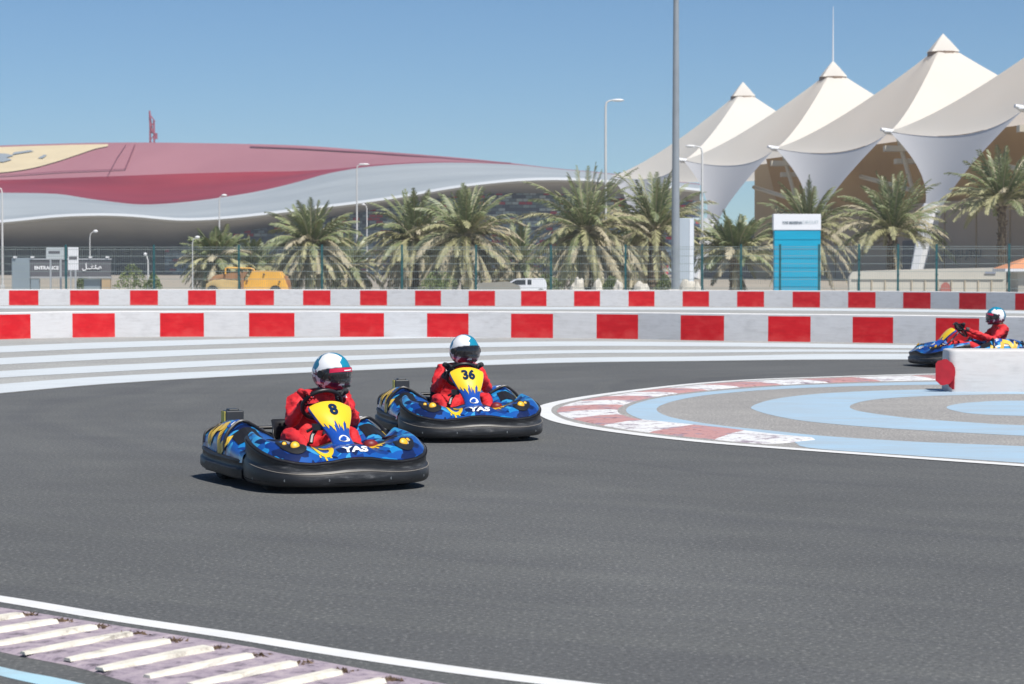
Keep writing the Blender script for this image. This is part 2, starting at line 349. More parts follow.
# the near kerb, bottom left
M_LAV = mat('lavender_kerb', (.40, .35, .39), .85)
noise_col(M_LAV, [(.36, (.10, .085, .10)), (.47, (.30, .25, .30)), (.6, (.40, .34, .37)), (.72, (.52, .47, .48))], 10, 9, rough=.75); bump(M_LAV, 45, .5, .01)
M_CREAM = mat('cream_rib', (.72, .70, .60), .7); noise_col(M_CREAM, [(.33, (.34, .31, .26)), (.44, (.60, .57, .49)), (.58, (.70, .675, .59))], 9, 8, rough=.7); bump(M_CREAM, 60, .3, .006)
nl = [(-250, 569), (-120, 582), (0, 599), (117, 618.6), (234, 636), (351, 655), (469, 672), (600, 688), (800, 712)]
nlp = catmull(gp(nl), 60); ribbon('white_kerb_edge_line', offset_curve(nlp, -.07), offset_curve(nlp, .07), .002, M_LINE, 60)
k_up = [(-250, 577), (-120, 590), (0, 607.5), (122, 626.5), (244, 646), (293, 656), (439, 683), (600, 712), (800, 752)]
k_lo = [(-250, 601), (-120, 624), (0, 652), (76, 667.5), (130, 683), (250, 716), (400, 758), (500, 792), (560, 815)]
KA, KB = catmull(gp(k_up), 90), catmull(gp(k_lo), 90)
g = MB(); prof = [(0, .001), (.06, .012), (.94, .012), (1, .001)]
g.add([(*(A.lerp(B, t)).xy, z) for A, B in zip(KA, KB) for t, z in prof], [(i*4+j, i*4+j+1, i*4+j+5, i*4+j+4) for i in range(90) for j in range(3)])
ko = g.build('track_kerb', M_LAV); ko['kind'] = 'structure'
if ko.data.polygons[0].normal.z < 0: ko.data.flip_normals()
def frame(px_top, px_bot): return G(*px_top), G(*px_bot)
A0, B0 = frame((119.6, 632.5), (4.9, 651)); A1, B1 = frame((153.8, 639.3), (41, 659)); A2, B2 = frame((189, 645.5), (84, 667.6)); A3, B3 = frame((229.5, 652.5), (121, 675))
top_line = catmull([G(-60, 606.5), G(16, 615), G(49, 621), G(83, 626), G(119.6, 632.5), G(153.8, 639.3), G(189, 645.5), G(229.5, 652.5), G(268, 659.5), G(306, 666.5), G(345, 674), G(386, 682), G(430, 690)], 12)
g = MB(); tufts = MB()
rib_vec = ((B0-A0)+(B1-A1)+(B2-A2)+(B3-A3))/4
top_line = [q+Vector((.02, -.07, 0)) for q in top_line]
for i, p in enumerate(top_line):
    d = (top_line[min(i+1, 12)]-top_line[max(i-1, 0)]).normalized()
    rv = rib_vec*(1+random.uniform(-.05, .05)); hw = .030+random.uniform(-.006, .006)
    side = Vector((d.x, d.y, 0))
    nseg = 5; vs = []
    for k in range(nseg+1):
        c = p+rv*(.04+.94*k/nseg); e = hw*(1 if k == 0 else .8 if k == nseg else 1)
        hz = (.031 if k > 0 else .030)-.006*max(0, (k-2)/(nseg-2))
        for q, z in ((-e*1.25, .0125), (-e*.85, hz), (e*.85, hz), (e*1.25, .0125)):
            j = random.uniform(-.006, .006); vs.append((*(c+side*(q+j)).xy, z))
    g.add(vs, [(k*4+m_, k*4+m_+1, k*4+m_+5, k*4+m_+4) for k in range(nseg) for m_ in range(3)]+[(0, 1, 2, 3), (nseg*4+3, nseg*4+2, nseg*4+1, nseg*4)])
    if i > 1:
        c0 = p-rv.normalized()*.02
        for _ in range(30):
            q = c0+Vector((random.gauss(0, .028), random.gauss(0, .022), .012)); a = random.uniform(0, 6.3); hgt = random.uniform(.006, .02)
            tufts.add([q, q+Vector((math.cos(a)*.02, math.sin(a)*.02, 0)), q+Vector((random.uniform(-.02, .02), 0, hgt))], [(0, 1, 2)])
ro = g.build('kerb_ribs', M_CREAM, weld=True); ro['kind'] = 'structure'
M_DRYW = varied('dry_weed', (.16, .11, .07), .95, .3, 30)
tag(tufts.build('dry_weeds', M_DRYW), 'small brown dry weeds growing at the ends of the cream kerb ribs', 'weeds', kind='stuff')
M_KB = paint('blue_stripe', (.36, .56, .66), .3)
ribbon('blue_kerb_stripe', gp([(-250, 612), (-120, 636), (0, 667), (50, 677), (90, 686), (200, 716)]), gp([(-250, 620), (-120, 646), (0, 676), (30, 683), (60, 690), (170, 722)]), .002, M_KB, 30)

# ------------------------------------------------------------------ barriers
def barrier(name, base, reds, H0, thick, label, x0=-420, x1=1500, white_lip=.05):
    """a long low wall following the base line; red rectangles painted on its face at the given pixel spans"""
    cuts = sorted(set([x0, x1]+[r for ab in reds for r in ab]+list(range(x0, x1, 60))))
    g = MB(); n = len(cuts)
    def row(x):
        p = G(x, sinterp(base, x)); q = G(x+3, sinterp(base, x+3))-G(x-3, sinterp(base, x-3)); q.normalize(); nrm = Vector((-q.y, q.x, 0)); return p, nrm
    vs = []
    for x in cuts:
        p, nr = row(x); b = .012
        for off, z in ((0, 0), (.005, H0-white_lip), (.006, H0-b), (.02, H0), (thick-.02, H0), (thick, H0-b), (thick+.01, 0)):
            q = p+nr*off; vs.append((q.x, q.y, z))
    for i in range(n-1):
        mid = (cuts[i]+cuts[i+1])/2; red = any(a < mid < b for a, b in reds); o = i*7; fs = []
        g.add([vs[o+k] for k in range(7)]+[vs[o+7+k] for k in range(7)], [(0, 7, 8, 1)], 1 if red else 0)
        g.add([vs[o+k] for k in range(7)]+[vs[o+7+k] for k in range(7)], [(1, 8, 9, 2)], 0)
        g.add([vs[o+k] for k in range(7)]+[vs[o+7+k] for k in range(7)], [(k, k+7, k+8, k+1) for k in (2, 3, 4)], 2)
        g.add([vs[o+k] for k in range(7)]+[vs[o+7+k] for k in range(7)], [(5, 12, 13, 6)], 0)
    g.add([vs[k] for k in range(7)], [tuple(range(7))]); g.add([vs[(n-1)*7+k] for k in range(7)], [tuple(range(7))[::-1]])
    o = g.build(name, [M_BW, M_BR, M_BTOP], weld=True); tag(o, label, 'barrier'); return o
fr = [(-320, -277), (-233, -190), (-147, -104), (-58, 30.7), (72.5, 115), (160, 204), (249, 294.5), (340, 384), (427, 468.5), (511, 553), (596.5, 638), (680.5, 724), (768, 810.5), (852.5, 893), (935.5, 979), (1026, 1070), (1118, 1164), (1212, 1258)]
fr[3] = (-12, 30.7)
rr = [(-340, -312), (-282, -254), (-224, -196), (-166, -138), (-108, -80), (-50, -22), (9, 38.5), (70, 99), (130, 158), (188, 216), (245.5, 274), (303, 330.5), (360, 387), (415, 441), (468.5, 495), (521, 546.5), (574, 600), (628.5, 654.5), (682.5, 709), (737, 764), (792.5, 820), (848, 875.5), (903, 930.5), (959, 986), (1015, 1042), (1071, 1099), (1128, 1157)]
barrier('track_barrier', FB, fr, .625, .32, 'nearer low barrier wall with large red and white blocks, right behind the karts')
barrier('track_barrier', RB, rr, .70, .34, 'farther low red and white barrier wall running in front of the wire fence')

# short white wall on the island with a rounded end
M_WALLW = barrier_mat('scuffed_white_wall', (.60, .585, .58), (.5, .42, .40))
wa = G(945.5, 391.8); hw_ = .30; Hw = .57
def wall_pt(s_, z):
    pass
g = MB(); outl = []
cx = wa.x+hw_+.02; cyy = wa.y+hw_-.10
rc = .11
for k in range(8):
    a = math.pi*1.5-math.pi/2*k/7; outl.append((cx-hw_+rc+rc*math.cos(a), cyy-hw_+rc+rc*math.sin(a)))
for k in range(8):
    a = math.pi-math.pi/2*k/7; outl.append((cx-hw_+rc+rc*math.cos(a), cyy+hw_-rc+rc*math.sin(a)))
outl = [(6.0+cx, cyy-hw_+.15), (3+cx, cyy-hw_+.04), (1.2+cx, cyy-hw_)]+outl+[(1.2+cx, cyy+hw_), (3+cx, cyy+hw_+.04), (6+cx, cyy+hw_+.15)]
nn = len(outl); lev = [(0, 0), (.0, .02), (-.012, Hw-.03), (-.022, Hw-.008), (-.045, Hw)]
vs = []
cen = Vector((cx+1.5, cyy, 0))
for off, z in lev:
    for (x, y) in outl:
        dirv = Vector((min(x-cx, 0), y-cyy, 0)); dirv = dirv.normalized() if dirv.length > 1e-6 else Vector(); vs.append((x+dirv.x*off, y+dirv.y*off, z))
fs = [(l*nn+k, l*nn+k+1, (l+1)*nn+k+1, (l+1)*nn+k) for l in range(4) for k in range(nn-1)]+[tuple(4*nn+k for k in range(nn))]+[tuple(l*nn+k for l, k in ((0, 0), (1, 0), (2, 0), (3, 0), (4, 0), (4, nn-1), (3, nn-1), (2, nn-1), (1, nn-1), (0, nn-1)))]
g.add(vs, fs); wo = g.build('island_wall', M_WALLW, weld=True, smooth=True)
tag(wo, 'short scuffed white wall with a square end standing on the painted island', 'wall')
# the broken red disc leaning on the wall's end
M_REDP = varied('red_plastic', (.40, .010, .02), .45, .2, 8)
g = MB(); cd = Vector((wa.x-.02, wa.y-.09, .27)); nd = Vector((-.35, -.92, .1)).normalized(); ax = nd.cross(Vector((0, 0, 1))).normalized(); bz = ax.cross(nd)*1
def disc_piece(a0, a1, rr_, sh, tilt, n=18, cut=0):
    nv = (nd+ax*tilt).normalized(); X = nv.cross(Vector((0, 0, 1))).normalized(); Z = X.cross(nv)
    ring = [cd+sh+(X*math.cos(a0+(a1-a0)*k/n)*.85+Z*math.sin(a0+(a1-a0)*k/n)*(1+.05*math.sin(k*2.1)))*rr_ for k in range(n+1)]
    vs = ring+[p-nv*.02 for p in ring]; m_ = n+1
    g.add(vs, [tuple(range(m_)), tuple(range(2*m_-1, m_-1, -1))]+[(k, k+1, m_+k+1, m_+k) for k in range(n)]+[(n, 0, m_, 2*n+1)])
disc_piece(R(40), R(320), .175, Vector((-.02, -.03, .0)), -.25)
disc_piece(R(-85), R(80), .15, Vector((.12, -.05, -.08)), .45)
ro = g.build('red_disc', M_REDP, weld=True); tag(ro, 'broken red disc fixed on the left end of the white island wall', 'marker disc')

# ------------------------------------------------------------------ wire fence
M_POST = mat('green_fence_post', (.012, .085, .095), .5); M_WIRE = mat('fence_wire', (.26, .31, .30), .5, .3)
fence = empty('wire_fence', GX(512, 125)); fo = fence.location.copy()
tag(fence, 'tall wire mesh fence on teal green posts behind the farther red and white barrier', 'fence')
fposts = [-100, -12, 66, 154, 239, 322, 402, 476, 551, 625.5, 702, 741, 780, 819, 859, 898, 936.5, 1009, 1088, 1165]
FZ = 2.72
def fy(px): return interp([(-400, 127), (0, 126), (512, 125), (1024, 121), (1200, 118)], px)
for px in fposts:
    p = GX(px, fy(px)); g = MB(); g.box((p.x-fo.x, p.y-fo.y, FZ/2+.05), (.10, .08, FZ+.1)); g.box((p.x-fo.x, p.y-fo.y, FZ+.11), (.12, .10, .03))
    for zz in (.5, 1.3, 2.1): g.box((p.x-fo.x, p.y-fo.y-.055, zz), (.14, .03, .05))
    g.build('post', M_POST, fence)
for a, b in zip(fposts, fposts[1:]):
    pa, pb = GX(a, fy(a)), GX(b, fy(b)); g = MB(); n = int((pb-pa).length/.11)
    for k in range(1, n):
        q = pa.lerp(pb, k/n)-fo; g.box((q.x, q.y, FZ/2), (.009, .009, FZ-.1))
    mid = (pa+pb)/2-fo; dv = pb-pa; rz = math.atan2(dv.y, dv.x)
    for z in (FZ, FZ-.12, 2.25, 1.85, 1.45, 1.05, .6, .15):
        g.box((mid.x, mid.y, z), (dv.length, .015, .022), rz)
    g.build('mesh_panel', M_WIRE, fence)

# ------------------------------------------------------------------ lamps and masts
M_GALV = mat('galvanised_steel', (.42, .44, .46), .45, .5); M_PALEPOLE = varied('pale_pole', (.55, .56, .56), .5, .08, 1); M_LAMPH = mat('lamp_head', (.68, .69, .70), .4)
M_MAST = varied('mast_grey', (.25, .28, .31), .45, .15, .6)
def lamp(px, top, d, label, arm=1, armlen=.9, r=.075, curved=False, headl=.7):
    p = GX(px, d); t = P(px, top, d); e = empty('street_lamp', p); tag(e, label, 'street lamp', 'street lamps behind the fence')
    hz = t.z; g = MB(); pts = [(0, 0, 0), (0, 0, hz*.5), (0, 0, hz-.35), (arm*.06, 0, hz-.08), (arm*.2, 0, hz), (arm*armlen, 0, hz+.06)]
    g.tube(pts, [r*1.25, r, r*.8, r*.7, r*.6, r*.5], 8); g.box((0, 0, .15), (r*4, r*4, .3))
    g.build('pole', M_PALEPOLE, e, smooth=True)
    g = MB(); g.ellip((arm*(armlen+headl*.4), 0, hz+.05), (headl*.55, .16, .09), 14, 8); g.box((arm*(armlen+headl*.35), 0, hz+.0), (headl*.7, .2, .06)); g.build('lamp_head', M_LAMPH, e, smooth=True)
    return e
lamp(2.5, 188, 185, 'pale street lamp pole at the far left edge of the photo', -1)
lamp(90, 232, 150, 'short street lamp with its arm to the right, above the entrance sign', 1, .25, .035, headl=.28)
lamp(192.5, 238, 150, 'short street lamp just left of the leftmost palm', 1, .2, .035, headl=.28)
lamp(148, 255, 138, 'very low pale lamp post beside the bushes near the entrance sign', -1, .08, .05, headl=.18)
lamp(219.5, 196, 175, 'slim lamp pole rising through the leftmost palm crown', 1, .2, .06, headl=.4)
lamp(357, 165, 190, 'tall pale street lamp between the second and third palms', 1, .25, .07, headl=.8)
lamp(367, 205, 215, 'slim pale lamp pole just right of the tall lamp amid palms', -1, .2, .06, headl=.3)
lamp(605.5, 101, 150, 'tallest street lamp, in front of the widest palm, arm to the right', 1, .45, .085, headl=.75)
lamp(702, 147, 150, 'tall street lamp with its arm to the left, in front of the pale tents', -1, .5, .08, headl=.6)
e = empty('floodlight_mast', GX(675.5, 138)); tag(e, 'tall thick grey floodlight mast rising past the top of the photo', 'mast')
g = MB(); g.tube([(0, 0, 0), (0, 0, 9), (0, 0, 18), (0, 0, 26)], [.25, .2, .15, .11], 16); g.build('mast_pole', M_MAST, e, smooth=True)
g = MB(); g.box((0, 0, .2), (.8, .8, .4)); bevel(g.build('base_plate', M_CONC, e), .04)
g = MB(); g.box((0, 0, 25.6), (2.6, .25, .2)); g.build('crossarm', M_MAST, e)
for k in (-1, 0, 1):
    g = MB(); g.box((k*1.0, -.3, 25.8), (.6, .35, .5)); bevel(g.build('floodlight', M_LAMPH, e), .05)
# slim grey totem beside the mast
e = empty('grey_totem', GX(686.3, 139)); tag(e, 'slim pale grey upright box standing right beside the thick mast', 'utility box')
g = MB(); g.box((0, 0, 2.55), (.85, .5, 3.9)); bevel(g.build('cabinet', mat('totem_grey', (.42, .48, .54), .4), e), .03)
g = MB(); g.box((.28, -.255, 2.55), (.22, .03, 3.8)); g.build('edge_panel', mat('totem_white', (.7, .74, .78), .4), e)
g = MB(); g.box((0, 0, .3), (.4, .3, .6)); g.build('foot', M_GALV, e)
# tiny round dark thing: loudspeaker pods near the palm left of the mast are palm fruit hoods

# ------------------------------------------------------------------ red mast behind the roof
M_CRANE = mat('crane_red', (.35, .06, .10), .5)
e = empty('crane_mast', GX(153.5, 900)); tag(e, 'thin dark red lattice mast rising behind the red roof', 'crane')
g = MB(); z0, z1 = 20, P(153, 112, 900).z; s_ = 1.0
for sx in (-1, 1):
    for sy in (-1, 1): g.tube([(sx*s_, sy*s_, 0), (sx*s_*.7-.3, sy*s_*.7, z1-3)], .28, 6)
k = 0; z = z0
while z < z1-5:
    g.tube([(-s_, -s_, z), (s_*.8, -s_, z+2.4)], .2, 5); g.tube([(s_, -s_, z+2.4), (-s_*.8, -s_, z+4.8)], .2, 5); z += 4.8
g.build('lattice', M_CRANE, e)
g = MB(); g.tube([(-.4, 0, z1-8), (-1.0, 0, z1-3), (-1.2, 0, z1+.5)], [.6, .5, .3], 8); g.build('mast_head', M_CRANE, e)
g = MB(); g.box((1.0, 0, z1-9), (1.3, 1.6, 2.2)); g.build('cab', M_CRANE, e)

# ------------------------------------------------------------------ the big red and silver roofed hall
ridge = [(-500, 168), (-300, 158), (-150, 150), (0, 145.5), (60, 143.6), (110, 142.6), (160, 142.6), (230, 143.6), (300, 145.5), (370, 150.5), (458, 157.6), (511, 163), (553, 168), (600, 172.3), (650, 178), (700, 184)]
midr = [(-500, 188), (-300, 186), (0, 180), (117, 176), (182, 173.6), (250, 171.8), (300, 171), (345, 168), (370, 165), (440, 161.7), (511, 163.9), (553, 168.3), (600, 172.6), (650, 178.4), (700, 184.4)]
bnd = [(-500, 205), (-300, 198), (-100, 192), (0, 192.7), (58.6, 194), (88, 198.5), (132, 204), (152, 204.4), (185, 202), (220, 197.6), (263, 190.3), (300, 181.3), (328, 173.5), (370, 166.5), (440.6, 162.6), (511, 164.4), (553, 168.6), (600, 172.9), (650, 178.6), (700, 184.7)]
lip = [(-500, 232), (-300, 230), (-100, 228), (0, 223.5), (58.6, 218), (100, 216.6), (132, 217.6), (182, 221.5), (234, 219), (300, 211.5), (388, 200.5), (458, 188.6), (511, 182.6), (553, 181), (588, 182), (650, 187), (700, 192)]
und = [(-500, 248), (0, 247), (164, 247), (205, 239), (249, 230.5), (300, 221.5), (342, 215.6), (405, 204), (458, 196), (511, 193.2), (546, 193.6), (600, 196), (700, 201)]
M_RT = mat('roof_sheen_red', (.36, .125, .15), .55); noise_col(M_RT, [(.3, (.31, .12, .14)), (.7, (.38, .16, .18))], .03, 4, stretch=(1, .2, 1))  # sunlit sheen of the upper red roof put into a paler, pinker colour
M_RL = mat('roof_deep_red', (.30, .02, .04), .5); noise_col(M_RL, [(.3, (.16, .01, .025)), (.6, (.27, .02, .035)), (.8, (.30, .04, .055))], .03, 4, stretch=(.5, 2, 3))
M_RS = mat('roof_silver', (.42, .46, .48), .5, .2); noise_col(M_RS, [(.3, (.33, .37, .39)), (.7, (.44, .48, .495))], .05, 4, stretch=(.4, 2, 3))
M_UN = mat('soffit_grey', (.20, .19, .18), .7); noise_col(M_UN, [(.3, (.30, .30, .295)), (.7, (.38, .37, .355))], .06, 4)
hall = empty('exhibition_hall', (0, 560, 0)); tag(hall, 'vast low hall with a swooping red and silver roof at the back left', 'building')
HO = Vector((0, 560, 0)); DR, DM, DB, DL, DU, DWL = 660, 575, 545, 500, 515, 530
def loft_rows(name, rows, m, x0=-500, x1=700, n=110, smooth=True):
    """rows = [(pixel curve fn, depth)]"""
    g = MB(); vs = []
    for i in range(n+1):
        x = x0+(x1-x0)*i/n
        for fn, d in rows: vs.append(P(x, fn(x), d if not callable(d) else d(x))-HO)
    k = len(rows); g.add(vs, [(i*k+j, (i+1)*k+j, (i+1)*k+j+1, i*k+j+1) for i in range(n) for j in range(k-1)])
    return g.build(name, m, hall, smooth=smooth)
c = lambda tab: (lambda x: sinterp(tab, x))
def mixc(a, b, t, off=0): return lambda x: sinterp(a, x)*(1-t)+sinterp(b, x)*t+off
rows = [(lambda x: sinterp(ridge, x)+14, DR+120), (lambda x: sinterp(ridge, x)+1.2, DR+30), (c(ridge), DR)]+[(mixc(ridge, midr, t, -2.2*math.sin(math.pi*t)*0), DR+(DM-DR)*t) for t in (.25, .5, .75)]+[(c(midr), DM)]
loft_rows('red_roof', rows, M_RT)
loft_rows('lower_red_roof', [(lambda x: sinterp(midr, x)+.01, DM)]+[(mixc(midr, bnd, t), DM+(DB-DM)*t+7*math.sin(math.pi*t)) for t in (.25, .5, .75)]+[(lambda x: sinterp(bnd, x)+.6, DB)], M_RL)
loft_rows('roof_lip', [(lambda x: sinterp(lip, x)-3.6, DL-2.0), (lambda x: sinterp(lip, x)-2.4, DL-4.5), (lambda x: sinterp(lip, x)-1.0, DL-5.5), (lambda x: sinterp(lip, x)+.4, DL-4.5), (lambda x: sinterp(lip, x)+1.2, DL-2)], mat('roof_lip_highlight', (.62, .65, .66), .45, .1))  # highlight along the rounded edge painted in as a brighter silver band
loft_rows('silver_roof_edge', [(c(bnd), DB-1)]+[(mixc(bnd, lip, t), DB-1+(DL-DB)*t**.8) for t in (.2, .4, .6, .75, .88)]+[(mixc(bnd, lip, .96), DL-1), (c(lip), DL), (lambda x: sinterp(lip, x)+.6, DL+2.5)], M_RS)
loft_rows('soffit', [((lambda t: (lambda x: (sinterp(lip, x)+.9)*(1-t)+sinterp(und, x)*t))(t), DL-2.5+(DU-DL+6)*t**1.7) for t in (0, .12, .25, .4, .6, .8, 1)], M_UN)
# tiled glass wall below
M_TILE = mat('tiled_glazing', (.05, .05, .08), .25, 0)
tc = N(M_TILE, 'ShaderNodeTexCoord'); br = N(M_TILE, 'ShaderNodeTexBrick'); br.offset = .4; br.inputs['Scale'].default_value = 1; br.inputs['Brick Width'].default_value = 1.5; br.inputs['Row Height'].default_value = .7; br.inputs['Mortar Size'].default_value = .06; br.inputs['Bias'].default_value = 0
mp = N(M_TILE, 'ShaderNodeMapping'); mp.inputs['Rotation'].default_value = (math.pi/2, 0, 0); L(M_TILE, tc.outputs['Object'], mp.inputs[0]); L(M_TILE, mp.outputs[0], br.inputs['Vector'])
br.inputs['Color1'].default_value = (0, 0, 0, 1); br.inputs['Color2'].default_value = (1, 1, 1, 1); br.inputs['Mortar'].default_value = (.0, .0, .0, 1)
rp = N(M_TILE, 'ShaderNodeValToRGB'); L(M_TILE, br.outputs['Color'], rp.inputs[0]); rp.color_ramp.interpolation = 'CONSTANT'
el = rp.color_ramp.elements; stops = [(0, (.08, .10, .16)), (.2, (.18, .25, .32)), (.36, (.42, .54, .60)), (.48, (.10, .15, .22)), (.58, (.60, .03, .07)), (.70, (.30, .42, .50)), (.82, (.62, .74, .80))]
while len(el) < len(stops): el.new(.5)
for q, (p_, c_) in zip(el, stops): q.position = p_; q.color = (*c_, 1)
L(M_TILE, rp.outputs[0], M_TILE.node_tree.nodes['Principled BSDF'].inputs['Base Color'])
g = MB(); n = 60
for i in range(n):
    xa, xb = 165+(700-165)*i/n, 165+(700-165)*(i+1)/n
    a, b = P(xa, sinterp(und, xa)-2, DWL), P(xb, sinterp(und, xb)-2, DWL); g.quad((a.x, DWL-560, 0), (b.x, DWL-560, 0), b-HO, a-HO)
g.build('tiled_wall', M_TILE, hall)
M_DKGL = varied('dark_glazing', (.05, .052, .062), .35, .4, .3)
g = MB()
a, b = P(-500, 240, DWL), P(165, 240, DWL); g.quad((a.x, DWL-560, 0), (b.x, DWL-560, 0), (b.x, DWL-560, b.z), (a.x, DWL-560, a.z))
for k in range(40):
    x = a.x+(b.x-a.x)*k/40; g.box((x, DWL-560-.3, 3.4), (.35, .3, 6.8), m=1)
g.build('glazed_wall', [M_DKGL, M_UN], hall)
# roof emblem (yellow panel with a grey figure) and seams
def roofP(x, y, off=.5):
    a, b = sinterp(ridge, x), sinterp(midr, x); t = (y-a)/(b-a); return P(x, y, DR+(DM-DR)*t-off*6)-HO
M_YR = varied('roof_yellow', (.62, .52, .33), .6, .08, .1); M_GR = mat('emblem_grey', (.26, .30, .33), .6)
edge = [(-120, 176.5), (-60, 175.8), (0, 172.6), (30, 168.5), (55, 162), (78, 154.5), (95, 148.8), (108, 146)]
g = MB(); n = 60
for i in range(n):
    xa, xb = -120+228*i/n, -120+228*(i+1)/n
    for j in range(6):
        q = []
        for x, t in ((xa, j/6), (xb, j/6), (xb, (j+1)/6), (xa, (j+1)/6)):
            y0, y1 = sinterp(ridge, x)+1.5, sinterp(edge, x); y1 = max(y1, y0+.01); q.append(roofP(x, y0+(y1-y0)*t))
        g.quad(*q)
g.build('roof_emblem', M_YR, hall)
g = MB()
for pts in ([(-30, 156), (-10, 153), (6, 153.5), (14, 155.5), (6, 157.5), (12, 159.5), (3, 162), (-12, 161), (-30, 162)], [(14, 152.2), (30, 150), (34, 151), (22, 153), (12, 154.6)], [(38, 158), (44, 154.5), (47, 155), (43, 158)]):
    g.add([roofP(x, y, .9) for x, y in pts], [tuple(range(len(pts)))])
g.build('roof_emblem_figure', M_GR, hall)
M_SEAM = mat('roof_seam', (.16, .03, .05), .6)
def seam(pts, w_=.5):
    g = MB()
    for (x0, y0), (x1, y1) in zip(pts, pts[1:]):
        dx, dy = x1-x0, y1-y0; l = math.hypot(dx, dy); nx, ny = -dy/l*w_, dx/l*w_
        g.quad(roofP(x0-nx, y0-ny, .7), roofP(x1-nx, y1-ny, .7), roofP(x1+nx, y1+ny, .7), roofP(x0+nx, y0+ny, .7))
    g.build('roof_seam', M_SEAM, hall)
seam([(135, 144.5), (130, 157), (125, 169)], .6); seam([(0, 175.5), (60, 171.5), (125, 169)], .35); seam([(126, 144.6), (117, 158), (108, 175)], .3); seam([(250, 146.4), (300, 148.4), (370, 152.6), (440, 157.6), (511, 163.2)], .55)

# ------------------------------------------------------------------ pavilion: row of peaked fabric canopies over a stand
M_FAB = mat('cream_membrane', (.76, .72, .64), .75); noise_col(M_FAB, [(.3, (.85, .82, .755)), (.7, (.88, .85, .79))], .15, 4)
M_SAIL = mat('white_sail_fabric', (.60, .60, .61), .8)
def translucent(m, c, f):
    nt_ = m.node_tree; b = nt_.nodes['Principled BSDF']; t_ = N(m, 'ShaderNodeBsdfTranslucent'); t_.inputs[0].default_value = (*c, 1); x_ = N(m, 'ShaderNodeMixShader'); x_.inputs[0].default_value = f
    L(m, b.outputs[0], x_.inputs[1]); L(m, t_.outputs[0], x_.inputs[2]); L(m, x_.outputs[0], nt_.nodes['Material Output'].inputs[0])
translucent(M_FAB, (.97, .95, .90), .42)
M_TAN = varied('tan_wall', (.42, .345, .27), .85, .08, .1); M_BRN = varied('brown_wall', (.42, .27, .12), .85, .1, .1); M_BEAM = mat('cream_beam', (.55, .50, .40), .6); M_WST = mat('white_steel', (.72, .74, .76), .4)
M_NAVY = varied('navy_glass', (.02, .03, .06), .25, .3, .2)
Jpx = [(611, 176, 409), (683, 160, 369), (775, 148, 332), (889, 131, 291), (1024, 108, 249.5), (1212, 78, 208)]
J = [P(*j) for j in Jpx]
for k in range(1): J.append(J[-1]*2-J[-2])
JZ = 18.4
pk = [P(743, 83, 389), P(833, 62, 349.5), P(943, 35, 309), P(1088, 1, 268.5), P(1292, -50, 228)]
OFF = Vector((31.6, 5, 0))
stand = empty('grandstand', (45, 290, 0)); tag(stand, 'long brown stand building sheltered under the row of peaked fabric canopies', 'building')
SO = stand.location.copy()
canl = ['farthest peaked cream canopy, leftmost and smallest of the row', 'second peaked cream canopy from the left, with a thin spike mast on its tip', 'third peaked cream canopy from the left, the tallest peak in view', 'nearest peaked cream canopy, cut off by the right edge of the photo', 'peaked cream canopy beyond the right edge of the photo']
